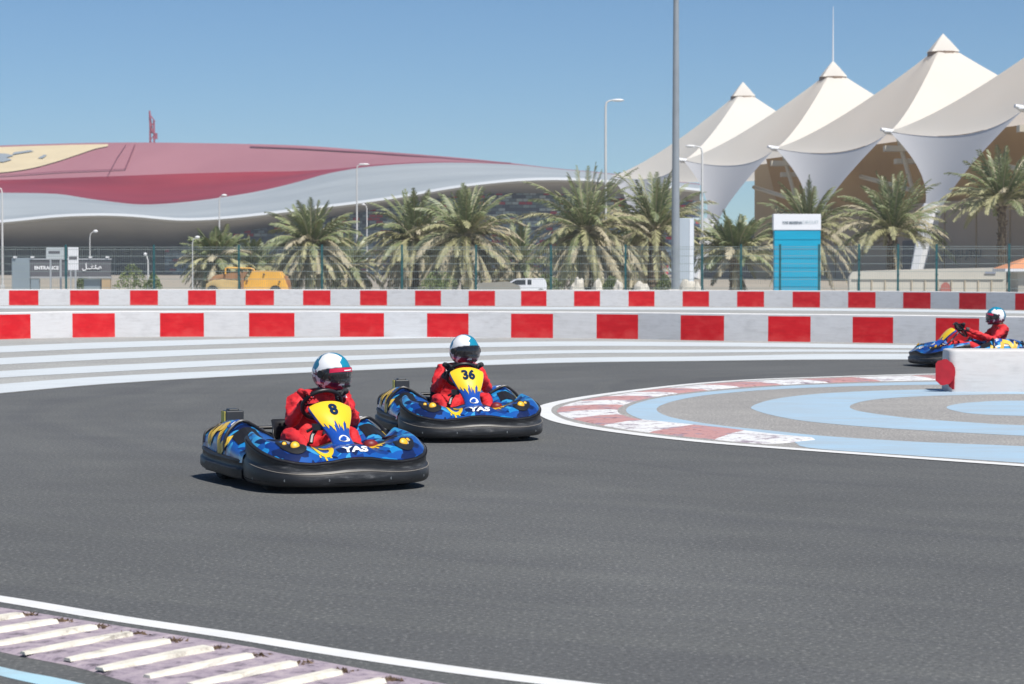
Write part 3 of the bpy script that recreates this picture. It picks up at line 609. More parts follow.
for i in range(4):
    a, b = J[i], J[i+1]; top = pk[i]; ka, kb = a+OFF, b+OFF; ka.z = a.z; kb.z = b.z
    e = empty('fabric_canopy', ((a+b)/2*1).xy.to_3d()); eo = e.location.copy(); tag(e, canl[i], 'canopy', 'peaked fabric canopies over the stand')
    cap_z = top.z-2.3
    def edgept(p, q, t, sag=1.6, inn=None):
        r_ = p.lerp(q, t); s_ = 4*t*(1-t); r_.z -= sag*s_
        if inn is not None: r_ += inn*s_
        return r_
    inn = Vector((1.6, .4, 0))
    per = [(a, b, inn, 1.5), (b, kb, Vector((0, 0, 0)), 1.0), (kb, ka, -inn, 1.5), (ka, a, Vector((0, 0, 0)), 1.0)]
    ax_ = Vector((top.x, top.y, 0)); g = MB(); ring = 1.7
    for (p, q, iv, sg) in per:
        def f(u, v, p=p, q=q, iv=iv, sg=sg):
            e_ = edgept(p, q, u, sg, iv); t = v
            d = (Vector((e_.x, e_.y, 0))-ax_); L_ = d.length
            # blend a square base into a small square ring near the peak
            d2 = d*(1-t)+d.normalized()*ring*t*(L_/14.0)**.35
            z = e_.z+(cap_z-e_.z)*(t**1.32)
            return Vector((ax_.x+d2.x, ax_.y+d2.y, z))-eo
        g.grid(f, 20, 18)
    o = g.build('membrane', M_FAB, e, smooth=True)
    # cap
    g = MB(); r0 = 2.3; n4 = 4
    vs = []
    rzv = [Vector((-.7, -.72, 0)), Vector((.78, -.62, 0)), Vector((.7, .72, 0)), Vector((-.78, .62, 0))]
    for v_ in rzv: vs.append(ax_+v_.normalized()*(r0+.1)+Vector((0, 0, cap_z+.1))-eo)
    for v_ in rzv: vs.append(ax_+v_.normalized()*1.0+Vector((0, 0, top.z-.75))-eo)
    vs.append(ax_+Vector((0, 0, top.z+.2))-eo)
    g.add(vs, [(0, 1, 5, 4), (1, 2, 6, 5), (2, 3, 7, 6), (3, 0, 4, 7), (4, 5, 8), (5, 6, 8), (6, 7, 8), (7, 4, 8), (3, 2, 1, 0)])
    g.build('peak_cap', M_FAB, e)
    g = MB(); g.tube([ax_+Vector((0, 0, cap_z-.5))-eo, ax_+Vector((0, 0, cap_z+.12))-eo], 2.0, 12); g.build('peak_ring', mat('ring_brown', (.22, .15, .10), .6), e)
    if i == 1:
        g = MB(); g.tube([ax_+Vector((0, 0, top.z-.2))-eo, ax_+Vector((0, 0, top.z+4))-eo, ax_+Vector((0, 0, top.z+8))-eo], [.13, .08, .04], 6); g.build('spike', M_WST, e)
    # hanging sail
    mid = (a+b)/2; foot = Vector((mid.x-4.6, mid.y-3, 0)); low_ = mid.lerp(foot, .5); low_.z = 7.8
    def fs_(u, v):
        t = v; e_ = edgept(a, b, u, 1.5, inn)
        cen_ = edgept(a, b, .5, 1.5, inn).lerp(low_, t)
        wdt = .13+.87*(1-t)**1.9
        d = (e_-edgept(a, b, .5, 1.5, inn))
        q = cen_+Vector((d.x, d.y, d.z*(1-t)**.6))*wdt if t > 0 else e_
        q = Vector((cen_.x+d.x*wdt, cen_.y+d.y*wdt, cen_.z+d.z*((1-t)**2.2)))
        return q+Vector((.04, 0, -.05))-eo
    g = MB(); g.grid(fs_, 24, 26); g.build('hanging_sail', M_SAIL, e, smooth=True)
    g = MB(); g.tube([low_-eo+Vector((0, 0, .6)), foot-eo], [1.25, .7], 6); g.build('sail_strut', M_WST, e)
    # corner fitting at the front corner b, struts back to the building
    g = MB(); g.tube([b-eo+Vector((.8, .4, -.2)), b-eo+Vector((-1.0, -.2, .2))], [.4, .2], 8); g.ellip(b-eo+Vector((.2, .1, -.1)), (.9, .9, .35), 10, 6); g.build('corner_fitting', M_WST, e, smooth=True)
    if i > 0:
        g = MB(); bb = b-eo
        g.tube([a.lerp(b, .68)-eo+Vector((1.5, 0, -5.0)), bb+Vector((3.0, 0, -7.2))], .3, 6); g.tube([bb+Vector((1.2, .5, -.8)), bb+Vector((3.0, 0, -7.4))], .28, 6)
        g.box(bb+Vector((2.5, .5, -2.1)), (6, 1.6, .7)); g.box(bb+Vector((3.5, 1.5, -3.6)), (5, 2.2, .6)); g.build('support_struts', M_BEAM, e)
# the stand itself: follows the row, set back behind the canopy edge
def rowx(d, off): return 26.3+(369-d)*.2325+off
g = MB()
def slab(d0, d1, off0, off1, z0, z1, m, top_back=14):
    """wall between depths d0>d1; off0 = set back at foot, off1 = at top"""
    a0, a1 = Vector((rowx(d0, off0), d0, z0)), Vector((rowx(d1, off0), d1, z0)); b0, b1 = Vector((rowx(d0, off1), d0, z1)), Vector((rowx(d1, off1), d1, z1)); k = Vector((top_back, 3, 0))
    g.add([p-SO for p in (a0, a1, b1, b0, a0+k, a1+k, b1+k, b0+k)], [(0, 1, 2, 3), (4, 7, 6, 5), (3, 2, 6, 7), (0, 3, 7, 4), (1, 5, 6, 2)], m)
slab(352, 180, 8.0, 8.0, 0, 9.6, 0, 26); g.build('lower_wall', [M_TAN], stand)
g = MB(); slab(352.2, 180, 9.0, 7.0, 9.62, 17.5, 0, 26); g.build('upper_wall', [M_BRN], stand)
g = MB(); M_TAN2 = varied('light_tan_wall', (.42, .32, .20), .85, .06, .1)
slab(362, 352.3, 8.6, 8.6, 0, 17.0, 0, 24); g.build('stair_block', [M_TAN2], stand)
g = MB(); slab(400, 363, 9, 9, 0, 8, 0, 14); g.build('glass_wing', [M_NAVY], stand)
for d0 in range(345, 200, -9):
    g = MB(); x = rowx(d0, 7.95); g.box(Vector((x, d0, 4.6))-SO, (.12, .18, 8.8), R(13)); g.build('wall_rib', M_TAN2, stand)
g = MB(); x = rowx(297, 7.9); g.box(Vector((rowx(300, 7.7), 300, 3.2))-SO, (.3, 6, 3.6), R(13.1)); g.build('dark_doorway', varied('door_dark', (.06, .06, .07), .5, .2, 1), stand)
M_DKTXT = mat('dark_lettering', (.03, .03, .035), .5)
td = Vector((.2325, -1, 0)).normalized()
def wtxt(x, y):
    c0 = Vector((rowx(286, 7.8), 286, 3.2)); q = c0+td*x+Vector((0, 0, y)); return q-SO
text_mesh('UAF-JIU-JITSU', 1.3, wtxt, M_DKTXT, 'wall_lettering', stand, .02, cuts=0, font_scale_x=1.55)

# ------------------------------------------------------------------ palms
M_FG = mat('palm_green', (.10, .145, .055), .45); M_FT = mat('palm_tan', (.36, .31, .18), .7); M_FO = mat('palm_olive', (.21, .22, .09), .55); M_TRUNK = mat('palm_trunk', (.16, .12, .08), .95)
noise_col(M_FG, [(.3, (.11, .15, .07)), (.6, (.21, .24, .11)), (.8, (.32, .32, .16))], 1.3, 4)
noise_col(M_FO, [(.3, (.20, .205, .10)), (.7, (.40, .385, .20))], 1.5, 4)
noise_col(M_FT, [(.3, (.26, .23, .15)), (.7, (.48, .43, .30))], 1.5, 4)
noise_col(M_TRUNK, [(.35, (.07, .05, .035)), (.65, (.24, .19, .13))], 7, 5, stretch=(1, 1, .6))
def frond(g, base, az, el, Lf, droop, m, rnd, nl=26, lw=.11, ll=.58):
    d = Vector((math.cos(az)*math.cos(el), math.sin(az)*math.cos(el), math.sin(el))); p = base.copy(); pts = [p.copy()]; n = 11; h = Vector((math.cos(az), math.sin(az), 0))
    for k in range(n):
        d = (d+Vector((0, 0, -droop*(.35+1.3*k/n)/n))).normalized(); p = p+d*Lf/n; pts.append(p.copy())
    g.tube(pts[::2]+[pts[-1]] if n % 2 == 0 else pts[::2]+[pts[-1]], [.05*(1-.8*i/6) for i in range(7)][:len(pts[::2])+1], 3, m=1 if m != 1 else 1, cap=False)
    side0 = Vector((-math.sin(az), math.cos(az), 0)); tw = rnd.uniform(-.6, .6)
    for i in range(nl):
        t = .12+.88*i/(nl-1); k = t*n; j = min(int(k), n-1); q = pts[j].lerp(pts[j+1], k-j); dd = (pts[j+1]-pts[j]).normalized()
        up = side0.cross(dd).normalized(); ln = ll*(math.sin(math.pi*min(1, .18+t*.80))**.7)*rnd.uniform(.8, 1.1)+.1
        for sg in (-1, 1):
            sd = (side0*math.cos(tw)+up*math.sin(tw)); v = (sd*sg*.62+dd*.75+up*rnd.uniform(.0, .45)+Vector((0, 0, -.12+rnd.uniform(-.12, .05)))).normalized()*ln
            wv = dd*lw*.5; tip = q+v; g.add([q-wv, q+wv, q+v*.6+wv*.8+Vector((0, 0, -.02)), tip, q+v*.6-wv*.8], [(0, 1, 2, 3, 4)], m)
def palm(px, crown_y, d, rad_px, label, skirt=1.0, seed=0, trunk_vis=False, ltr=.30, nlive=64, lean=0, span=92):
    rnd = random.Random(seed); p = GX(px+lean, d); c_ = P(px, crown_y, d); hz = c_.z; Lf = rad_px/FPX*d*1.12
    e = empty('date_palm', p); tag(e, label, 'palm tree', 'date palms behind the fence')
    off = Vector((c_.x-p.x, 0, hz)); g = MB(); n = 26; tp = []; tr = []
    for i in range(n+1):
        t = i/n; tp.append(Vector((off.x*t*t, 0, hz*t))); tr.append(ltr*(1.0 if i % 2 else .84)*(1.15-.3*t if t > .1 else 1.3-t))
    g.tube(tp, tr, 11)
    for i in range(60):     # cut frond stubs
        t = rnd.uniform(.25, 1); a = rnd.uniform(0, 6.28); q = Vector((off.x*t*t, 0, hz*t)); dr = Vector((math.cos(a), math.sin(a), 1.1)).normalized(); r_ = ltr*.85
        g.tube([q+Vector((math.cos(a)*r_*.8, math.sin(a)*r_*.8, 0)), q+Vector((math.cos(a)*r_*.8, math.sin(a)*r_*.8, 0))+dr*.22], [.07, .03], 4)
    g.build('trunk', M_TRUNK, e)
    g = MB(); top = Vector((off.x, 0, hz))
    for i in range(nlive):
        t = i/nlive; az = i*2.39996+rnd.uniform(-.2, .2); el = R(86-span*t**.85)+rnd.uniform(-.1, .1)
        L_ = Lf*rnd.uniform(.85, 1.1)*(1.0 if t > .15 else .85)
        m = 0 if t < .45 or rnd.random() < .2 else (2 if rnd.random() < .75 else 1)
        frond(g, top+Vector((math.cos(az)*.15, math.sin(az)*.15, rnd.uniform(-.15, .3))), az, el, L_, .9+.7*t, m, rnd)
    g.build('crown', [M_FG, M_FT, M_FO], e)
    ns = int(46*skirt)
    if ns:
        g = MB()
        for i in range(ns):
            t = i/ns; az = i*2.39996+rnd.uniform(-.3, .3); el = R(-2-62*t)+rnd.uniform(-.12, .12)
            L_ = min(Lf*rnd.uniform(.8, 1.12), hz*1.08)
            frond(g, top+Vector((math.cos(az)*.25, math.sin(az)*.25, -.15-.35*t)), az, el, L_, 1.1, 1 if rnd.random() < .6 else 2, rnd, nl=22, ll=.46)
        g.build('dead_fronds', [M_FG, M_FT, M_FO], e)
    return e
palm(216, 262, 158, 34, 'low leftmost date palm behind the yellow machine', .7, 1)
palm(252, 270, 178, 33, 'small greener date palm half hidden behind the yellow machine', .5, 2)
palm(311, 245, 160, 46, 'date palm standing alone just right of the yellow machine', 1.5, 3)
palm(415, 240, 165, 50, 'bushy olive date palm, left one of the overlapping centre pair', 1.7, 4)
palm(350, 268, 172, 40, 'low date palm behind the two slim lamp poles', 1.5, 12, nlive=30)
palm(466, 237, 155, 54, 'tall date palm, right one of the overlapping centre pair', 1.7, 5)
palm(520, 262, 168, 40, 'low dry date palm between the centre pair and the widest palm', 1.9, 14, nlive=26)
palm(586, 232, 150, 65, 'widest date palm, behind the tallest street lamp', 1.9, 6)
palm(630, 250, 166, 48, 'olive date palm tucked between the widest palm and the thick mast', 1.6, 13, nlive=36)
palm(655, 232, 152, 62, 'date palm with a stout bare trunk left of the thick mast', .12, 7, ltr=.46, nlive=56, span=80)
palm(735, 258, 150, 46, 'small date palm between the thick mast and the teal sign', .10, 8, ltr=.36, span=76)
palm(808, 232, 170, 52, 'date palm crown rising behind the teal sign', .5, 9)
palm(893, 234, 155, 60, 'date palm right of the teal sign, in front of the canopies', .10, 10, ltr=.34, span=78)
palm(1002, 206, 150, 58, 'tall date palm with a slender dark trunk near the right edge', .04, 11, ltr=.30, span=72)

# ------------------------------------------------------------------ bushes
M_BUSH = mat('bush_leaf', (.10, .15, .05), .6); noise_col(M_BUSH, [(.3, (.07, .11, .035)), (.7, (.22, .26, .09))], 2.5, 4)
def bush(px, d, wpx, hpx, label, seed):
    rnd = random.Random(seed); p = GX(px, d); sc = d/FPX; rw, rh = wpx*sc/2, hpx*sc; g = MB()
    for _ in range(900):
        a = rnd.uniform(0, 6.28); b = rnd.uniform(0, 1)**.6; r_ = rnd.uniform(.55, 1)**.5*(1+.25*math.sin(a*3+seed)); x, y, z = math.cos(a)*rw*r_*math.sqrt(max(0, 1-b*b)), math.sin(a)*rw*.7*r_*math.sqrt(max(0, 1-b*b)), b*rh*(.85+.2*math.sin(a*2+seed))
        v1 = Vector((rnd.uniform(-1, 1), rnd.uniform(-1, 1), rnd.uniform(-.2, 1))).normalized()*.11; v2 = v1.cross(Vector((rnd.uniform(-1, 1), rnd.uniform(-1, 1), rnd.uniform(-1, 1)))).normalized()*.05; q = Vector((x, y, z))
        g.add([q, q+v1*.5+v2, q+v1, q+v1*.5-v2], [(0, 1, 2, 3)])
    for _ in range(6):
        a = rnd.uniform(0, 6.28); g.tube([(0, 0, 0), (math.cos(a)*rw*.5, math.sin(a)*rw*.4, rh*.7)], [.03, .01], 4)
    o = g.build('shrub', M_BUSH); o.location = p; tag(o, label, 'shrub', 'low shrubs behind the fence')
bush(131, 140, 34, 30, 'larger green shrub just right of the entrance sign', 3)
bush(153, 138, 22, 22, 'smaller green shrub behind the low lamp post', 5)
bush(82, 147, 12, 25, 'small shrub growing under the Arabic half of the sign', 6)
bush(437, 140, 40, 24, 'green shrub at the foot of the centre palm pair', 7)
bush(545, 141, 30, 20, 'green shrub right of the white parked vehicle', 8)
bush(611, 141, 20, 18, 'green shrub at the foot of the tallest lamp', 9)
bush(664, 142, 18, 20, 'green shrub at the foot of the thick mast', 10)

# ------------------------------------------------------------------ pale rocks at the palm feet
M_ROCK = varied('pale_rock', (.55, .52, .45), .9, .2, 2)
rk = [(578, 10, 12, 'pale boulder right of the white vehicle under the widest palm'), (597, 8, 10, 'small pale boulder left of the tallest lamp base'), (618, 7, 9, 'small pale boulder just right of the tallest lamp base'), (642, 12, 8, 'low pale boulder left of the stout palm trunk'), (688, 14, 9, 'wide pale boulder under the grey upright box'), (697, 8, 6, 'small pale boulder right of the grey upright box')]
for i, (px, wp, hp, lb) in enumerate(rk):
    rnd = random.Random(40+i); sc = 133/FPX; g = MB(); r_ = (wp*sc*.8, .5, (hp+14)*sc)
    def f(u, v):
        a, b = 2*math.pi*u, math.pi/2*v; q = Vector((math.cos(a)*math.cos(b), math.sin(a)*math.cos(b), math.sin(b))); q *= 1+.35*noise.noise(q*1.7+Vector((i*3, 0, 0))); return Vector((q.x*r_[0], q.y*r_[1], q.z*r_[2]*.72))
    g.grid(f, 14, 8); o = g.build('boulder', M_ROCK); o.location = GX(px, 133); tag(o, lb, 'boulder', 'pale boulders at the feet of the palms')

# ------------------------------------------------------------------ entrance sign
M_SGR = varied('sign_grey', (.10, .10, .115), .5, .1, .5); M_SBG = varied('sign_blue_grey', (.22, .27, .31), .5, .1, .5); M_SFR = mat('sign_frame', (.42, .44, .46), .4, .4); M_WTX = mat('white_lettering', (.75, .76, .78), .5); M_WPL = mat('white_panel', (.66, .67, .70), .5)
e = empty('entrance_sign', GX(60, 140)); eo = e.location.copy(); tag(e, 'wide dark entrance sign with white English and Arabic lettering behind the fence', 'sign')
def pbox(x0, y0, x1, y1, d, th, m, name, parent, eo, bev=.0):
    a, b = P(x0, y1, d), P(x1, y0, d); g = MB(); g.box(((a.x+b.x)/2-eo.x, d-eo.y+th/2, (a.z+b.z)/2-eo.z), (b.x-a.x, th, b.z-a.z)); o = g.build(name, m, parent)
    if bev: bevel(o, bev)
    return o
pbox(30, 260, 110.5, 276.5, 140, .25, M_SGR, 'sign_board', e, eo, .02)
pbox(12, 258, 29.6, 300, 140, .5, M_SBG, 'end_pillar', e, eo, .02)
pbox(29.8, 258.4, 110.8, 259.8, 139.95, .35, M_SFR, 'top_rail', e, eo); pbox(29.8, 276.7, 110.8, 278, 139.95, .35, M_SFR, 'bottom_rail', e, eo)
pbox(31, 278.3, 39, 305, 140, .3, M_SBG, 'leg', e, eo); pbox(102, 278.3, 110, 305, 140, .4, varied('tan_stone', (.45, .33, .2), .8, .15, 2), 'leg', e, eo); pbox(84, 278.3, 101, 305, 140.2, .3, M_SBG, 'leg', e, eo)
for x in (14.5, 32, 90, 107): pbox(x-1.4, 256, x+1.4, 258, 139.9, .3, M_LAMPH, 'sign_spotlight', e, eo)
def st(xp, yp, d): 
    c0 = P(xp, yp, d-.03); return lambda x, y: Vector((c0.x+x-eo.x, c0.y-eo.y, c0.z+y-eo.z))
text_mesh('ENTRANCE', .28, st(46.5, 268, 140), M_WTX, 'english_lettering', e, .012, cuts=0)
# Arabic word drawn as strokes
g = MB(); c0 = P(93.5, 268.5, 139.96)-eo
def stroke(pts, w_=.035): g.tube([c0+Vector((x, 0, z)) for x, z in pts], w_, 5)
stroke([(.45, 0), (.38, .12), (.30, .06), (.36, -.02), (.26, -.02), (.18, 0), (.10, 0)]); stroke([(.13, .22), (.10, .0), (-.02, -.02)]); stroke([(.0, .14), (-.14, .12), (-.05, 0), (-.2, -.02)]); stroke([(-.10, .26), (-.09, .25)], .04); stroke([(-.2, -.02), (-.42, -.02), (-.44, .32)]); stroke([(-.42, -.02), (-.5, -.12), (-.62, -.1), (-.64, .0)])
g.build('arabic_lettering', M_WTX, e)
e2 = empty('notice_board', GX(55, 137)); eo = e2.location.copy(); tag(e2, 'pale grey notice board standing above the entrance sign, left of the post', 'sign')
pbox(46, 247.6, 64, 259, 137, .1, mat('pale_grey_panel', (.42, .46, .48), .5), 'board', e2, eo, .01); pbox(50, 259.1, 51.3, 302, 137, .1, M_SFR, 'leg', e2, eo); pbox(60, 259.1, 61.3, 302, 137, .1, M_SFR, 'leg', e2, eo)
g = MB(); pbox(48.5, 251, 60, 253.4, 136.98, .02, M_SGR, 'dark_writing', e2, eo)
e2 = empty('notice_board', GX(73, 136)); eo = e2.location.copy(); tag(e2, 'upright white notice board overlapping the middle of the entrance sign', 'sign')
pbox(67.8, 247.2, 78.2, 270, 136, .1, M_WPL, 'board', e2, eo, .01); pbox(70, 270.1, 71.2, 302, 136, .1, M_SFR, 'leg', e2, eo); pbox(75, 270.1, 76.2, 302, 136, .1, M_SFR, 'leg', e2, eo)
pbox(69, 256.6, 77, 259.4, 135.98, .02, M_SGR, 'dark_writing', e2, eo)

# ------------------------------------------------------------------ teal sign
M_TEAL = mat('teal_panel', (.0, .33, .52), .45); noise_col(M_TEAL, [(.3, (.0, .29, .47)), (.7, (.0, .36, .56))], .6, 3, stretch=(.3, 1, 3))
M_TEALD = mat('teal_side', (.0, .16, .24), .5)
e = empty('teal_sign', GX(797, 133)); eo = e.location.copy(); tag(e, 'large upright teal sign with a white top band standing behind the fence', 'sign')
pbox(774.2, 230.3, 820.6, 300, 133, .7, M_TEAL, 'teal_board', e, eo, .015)
for k in range(1, 7): pbox(774.4, 230+k*9.4, 820.4, 230+k*9.4+.35, 132.985, .01, M_TEALD, 'panel_joint', e, eo)
pbox(773.6, 214, 821, 230, 132.97, .76, mat('sign_white', (.72, .74, .78), .5), 'white_board', e, eo, .015)
eo_ = eo
c1 = P(794, 222.7, 132.94)
text_mesh('YAS MARINA', .19, lambda x, y: Vector((c1.x+x-.1-eo_.x, c1.y-eo_.y, c1.z+y-eo_.z)), mat('sign_text_grey', (.12, .16, .2), .5), 'lettering', e, .008, cuts=0)
c2 = P(809.5, 222.2, 132.94)
text_mesh('CIRCUIT', .24, lambda x, y: Vector((c2.x+x+.05-eo_.x, c2.y-eo_.y, c2.z+y-eo_.z)), mat('sign_text_pale', (.42, .50, .53), .5), 'lettering', e, 0, cuts=0)

# ------------------------------------------------------------------ cream panel wall, parasol roof, white vehicle, yellow machine
M_CRM = varied('cream_panels', (.50, .48, .42), .7, .06, .5)
e = empty('panel_wall', GX(920, 140)); eo = e.location.copy(); tag(e, 'long low cream panelled wall behind the fence with a red arch mark', 'wall')
g = MB(); sc = 140/FPX
prof = [(849, 303), (849.3, 277), (852, 272.5), (858, 271), (935, 268.8), (1000, 267.6), (1006, 268.5), (1006, 303)]
vs = [P(x, y, 140)-eo for x, y in prof]; m_ = len(vs); g.add(vs+[v+Vector((0, .5, 0)) for v in vs], [tuple(range(m_)), tuple(range(2*m_-1, m_-1, -1))]+[(k, k+1, m_+k+1, m_+k) for k in range(m_-1)])
g.build('wall_body', M_CRM, e, weld=True)
for k in range(11): pbox(858+k*13.3, 280, 859.2+k*13.3, 303, 139.93, .1, varied('panel_rib', (.44, .38, .28), .7, .1, 1), 'rib', e, eo)
pbox(852, 278.6, 1004, 279.4, 139.92, .1, M_CRM, 'ledge', e, eo)
g = MB(); cc = P(945.5, 290, 139.9)-eo; rr_ = 5.2*sc*1.0; nn_ = 16
g.add([cc+Vector((math.cos(math.pi*k/nn_)*rr_, 0, math.sin(math.pi*k/nn_)*rr_*1.5)) for k in range(nn_+1)]+[cc+Vector((-rr_, 0, -.6)), cc+Vector((rr_, 0, -.6))], [tuple(range(nn_+3))]); g.build('arch_mark', mat('brick_red', (.36, .12, .10), .7), e)
pbox(985, 272, 996, 273.6, 139.93, .02, mat('faint_blue', (.25, .28, .36), .6), 'small_writing', e, eo)
e = empty('kiosk', GX(1030, 136)); eo = e.location.copy(); tag(e, 'small kiosk with an orange and white sloping roof at the right edge', 'kiosk')
g = MB(); zt, zb = P(1030, 257, 136).z, P(1030, 268.5, 136).z; xl = P(999, 268, 136).x-eo.x; xr = P(1070, 268, 136).x-eo.x; xm = (xl+xr)/2
for (zz, hh, mm) in ((zb, 0, 1),):
    g.add([(xl, -1.8, zb), (xr, -1.8, zb), (xr, 1.8, zb), (xl, 1.8, zb), (xm, 0, zt+.15)], [(0, 1, 4), (1, 2, 4), (2, 3, 4), (3, 0, 4), (3, 2, 1, 0)], 0)
    g.box((xm, 0, zb-.1), (xr-xl+.02, 3.62, .18), m=1)
g.build('roof', [mat('orange_canvas', (.62, .27, .13), .7), M_WPL], e)
g = MB(); g.box((xm+.2, 0, zb/2-.1), (xr-xl-1.2, 2.8, zb-.2)); g.build('kiosk_wall', varied('kiosk_wall', (.36, .34, .30), .8, .08, 1), e)
# white vehicle
e = empty('parked_vehicle', GX(530, 136)); e.scale = (.72, .9, .70); tag(e, 'small low white parked vehicle mostly hidden behind the barrier, left of the widest palm', 'vehicle')
M_WHP = mat('white_car_paint', (.72, .74, .78), .25, coat=.6); M_GLASS = mat('car_glass', (.03, .035, .045), .1)
g = MB(); sp_ = [(-1.9, .35), (1.25, .35), (1.32, .9), (1.2, 1.35), (1.05, 1.5), (-1.0, 1.47), (-1.25, 1.38), (-2.05, .92), (-2.1, .5)]
vs = [Vector((x, -.85, z)) for x, z in sp_]+[Vector((x, .85, z)) for x, z in sp_]; m_ = len(sp_)
g.add(vs, [tuple(range(m_)), tuple(range(2*m_-1, m_-1, -1))]+[(k, (k+1) % m_, m_+(k+1) % m_, m_+k) for k in range(m_)]); bevel(g.build('body', M_WHP, e, weld=True), .05)
g = MB(); g.add([(-1.75, -.86, .97), (-1.1, -.86, 1.36), (-.35, -.86, 1.38), (-.35, -.86, .97)], [(0, 1, 2, 3)]); g.add([(-.2, -.86, .97), (-.2, -.86, 1.38), (.1, -.86, 1.38), (.1, -.86, .97)], [(0, 1, 2, 3)]); g.build('side_windows', M_GLASS, e)
g = MB(); g.add([(-2.0, -.75, 1.0), (-2.0, .75, 1.0), (-1.32, .7, 1.4), (-1.32, -.7, 1.4)], [(0, 1, 2, 3)]); g.build('windscreen', M_GLASS, e)
for x in (-1.4, .85):
    for y in (-.85, .7):
        g = MB(); g.tube([(x, y, .33), (x, y+.17, .33)], .33, 18); g.build('wheel', mat('rubber', (.02, .02, .02), .8), e)
e = empty('low_kiosk_roof', GX(505, 134)); eo = e.location.copy(); tag(e, 'low grey box with a sloping top left of the small white vehicle', 'utility box')
g = MB(); g.add([P(x, y, d_)-eo for d_ in (134, 135) for x, y in ((478, 303), (478, 283), (508, 281.5), (520, 286), (521, 303))], [(0, 1, 2, 3, 4), (9, 8, 7, 6, 5), (0, 5, 6, 1), (1, 6, 7, 2), (2, 7, 8, 3), (3, 8, 9, 4)]); g.build('box_body', varied('warm_grey', (.26, .25, .22), .8, .1, 1), e)
# yellow machine (track roller / loader seen over the barrier)
e = empty('yellow_loader', GX(250, 134)); eo = e.location.copy(); tag(e, 'yellow construction machine with a rusty bucket half hidden behind the barrier', 'construction machine')
M_YEL = varied('machine_yellow', (.75, .40, .06), .45, .15, 1); M_RUST = varied('rusty_steel', (.30, .16, .08), .85, .4, 2)
def pprism(pts, d, th, m, name, bev=.03):
    g = MB(); m_ = len(pts); a = [P(x, y, d)-eo for x, y in pts]; g.add(a+[v+Vector((0, th, 0)) for v in a], [tuple(range(m_)), tuple(range(2*m_-1, m_-1, -1))]+[(k, (k+1) % m_, m_+(k+1) % m_, m_+k) for k in range(m_)])
    return bevel(g.build(name, m, e, weld=True), bev)
pprism([(243, 298), (243, 283), (249, 277), (252, 270.6), (279, 271), (284, 278), (288, 288), (288, 298)], 133.5, 1.8, M_YEL, 'engine_hood')
pprism([(205, 298), (206, 284), (213, 280), (222, 279.5), (240, 281), (240, 298)], 133.6, 2.0, varied('dusty_yellow', (.55, .40, .18), .7, .2, 2), 'bucket')
pprism([(208, 281), (214, 275.5), (238, 271.6), (240, 275), (240, 280), (222, 278.8), (212, 280.5)], 133.9, 1.3, M_RUST, 'bucket_load')
g = MB(); g.tube([P(225.5, 274, 133.8)-eo, P(225.5, 268.3, 133.8)-eo, P(228, 267.6, 133.8)-eo, P(251, 268.4, 133.8)-eo, P(254, 269.5, 133.8)-eo, P(254.5, 273, 133.8)-eo], .05, 6); g.build('hand_rail', M_YEL, e)
pprism([(241, 298), (241, 274), (243.4, 271.5), (248, 271.5), (243.6, 278), (243.4, 298)], 133.3, .4, M_RUST, 'lift_arm', .01)
for (x, y) in ((247, 281), (264, 274.5), (279.5, 281.8)):
    g = MB(); q = P(x, y, 133.45)-eo; g.disc(q, (0, -1, 0), .06, .03, 12); g.build('bolt', mat('bolt_dark', (.08, .06, .05), .6), e)
pprism([(284, 276), (286.5, 275.5), (290, 281), (291, 289), (288.6, 289), (285.5, 281)], 133.8, .3, M_RUST, 'exhaust', .01)
for x in (212, 275):
    g = MB(); q = GX(x, 133.3)-eo; g.tube([q+Vector((0, .1, .33)), q+Vector((0, .6, .33))], .33, 24); g.build('wheel', mat('rubber_dark', (.025, .025, .025), .85), e)

# ------------------------------------------------------------------ thin heat haze over the whole place
HZ = 0.00025
if HZ:
    m = bpy.data.materials.new('haze_air'); m.use_nodes = True; m.node_tree.nodes.clear(); o_ = m.node_tree.nodes.new('ShaderNodeOutputMaterial'); v_ = m.node_tree.nodes.new('ShaderNodeVolumePrincipled')
    v_.inputs['Color'].default_value = (.82, .90, 1.0, 1); v_.inputs['Density'].default_value = HZ; m.node_tree.links.new(v_.outputs[0], o_.inputs['Volume'])
    g = MB(); g.box((0, 650, 33), (1500, 1400, 74)); hz_ = g.build('haze', m); hz_['kind'] = 'stuff'; hz_['label'] = 'thin pale heat haze lying over the whole circuit'; hz_['category'] = 'haze'
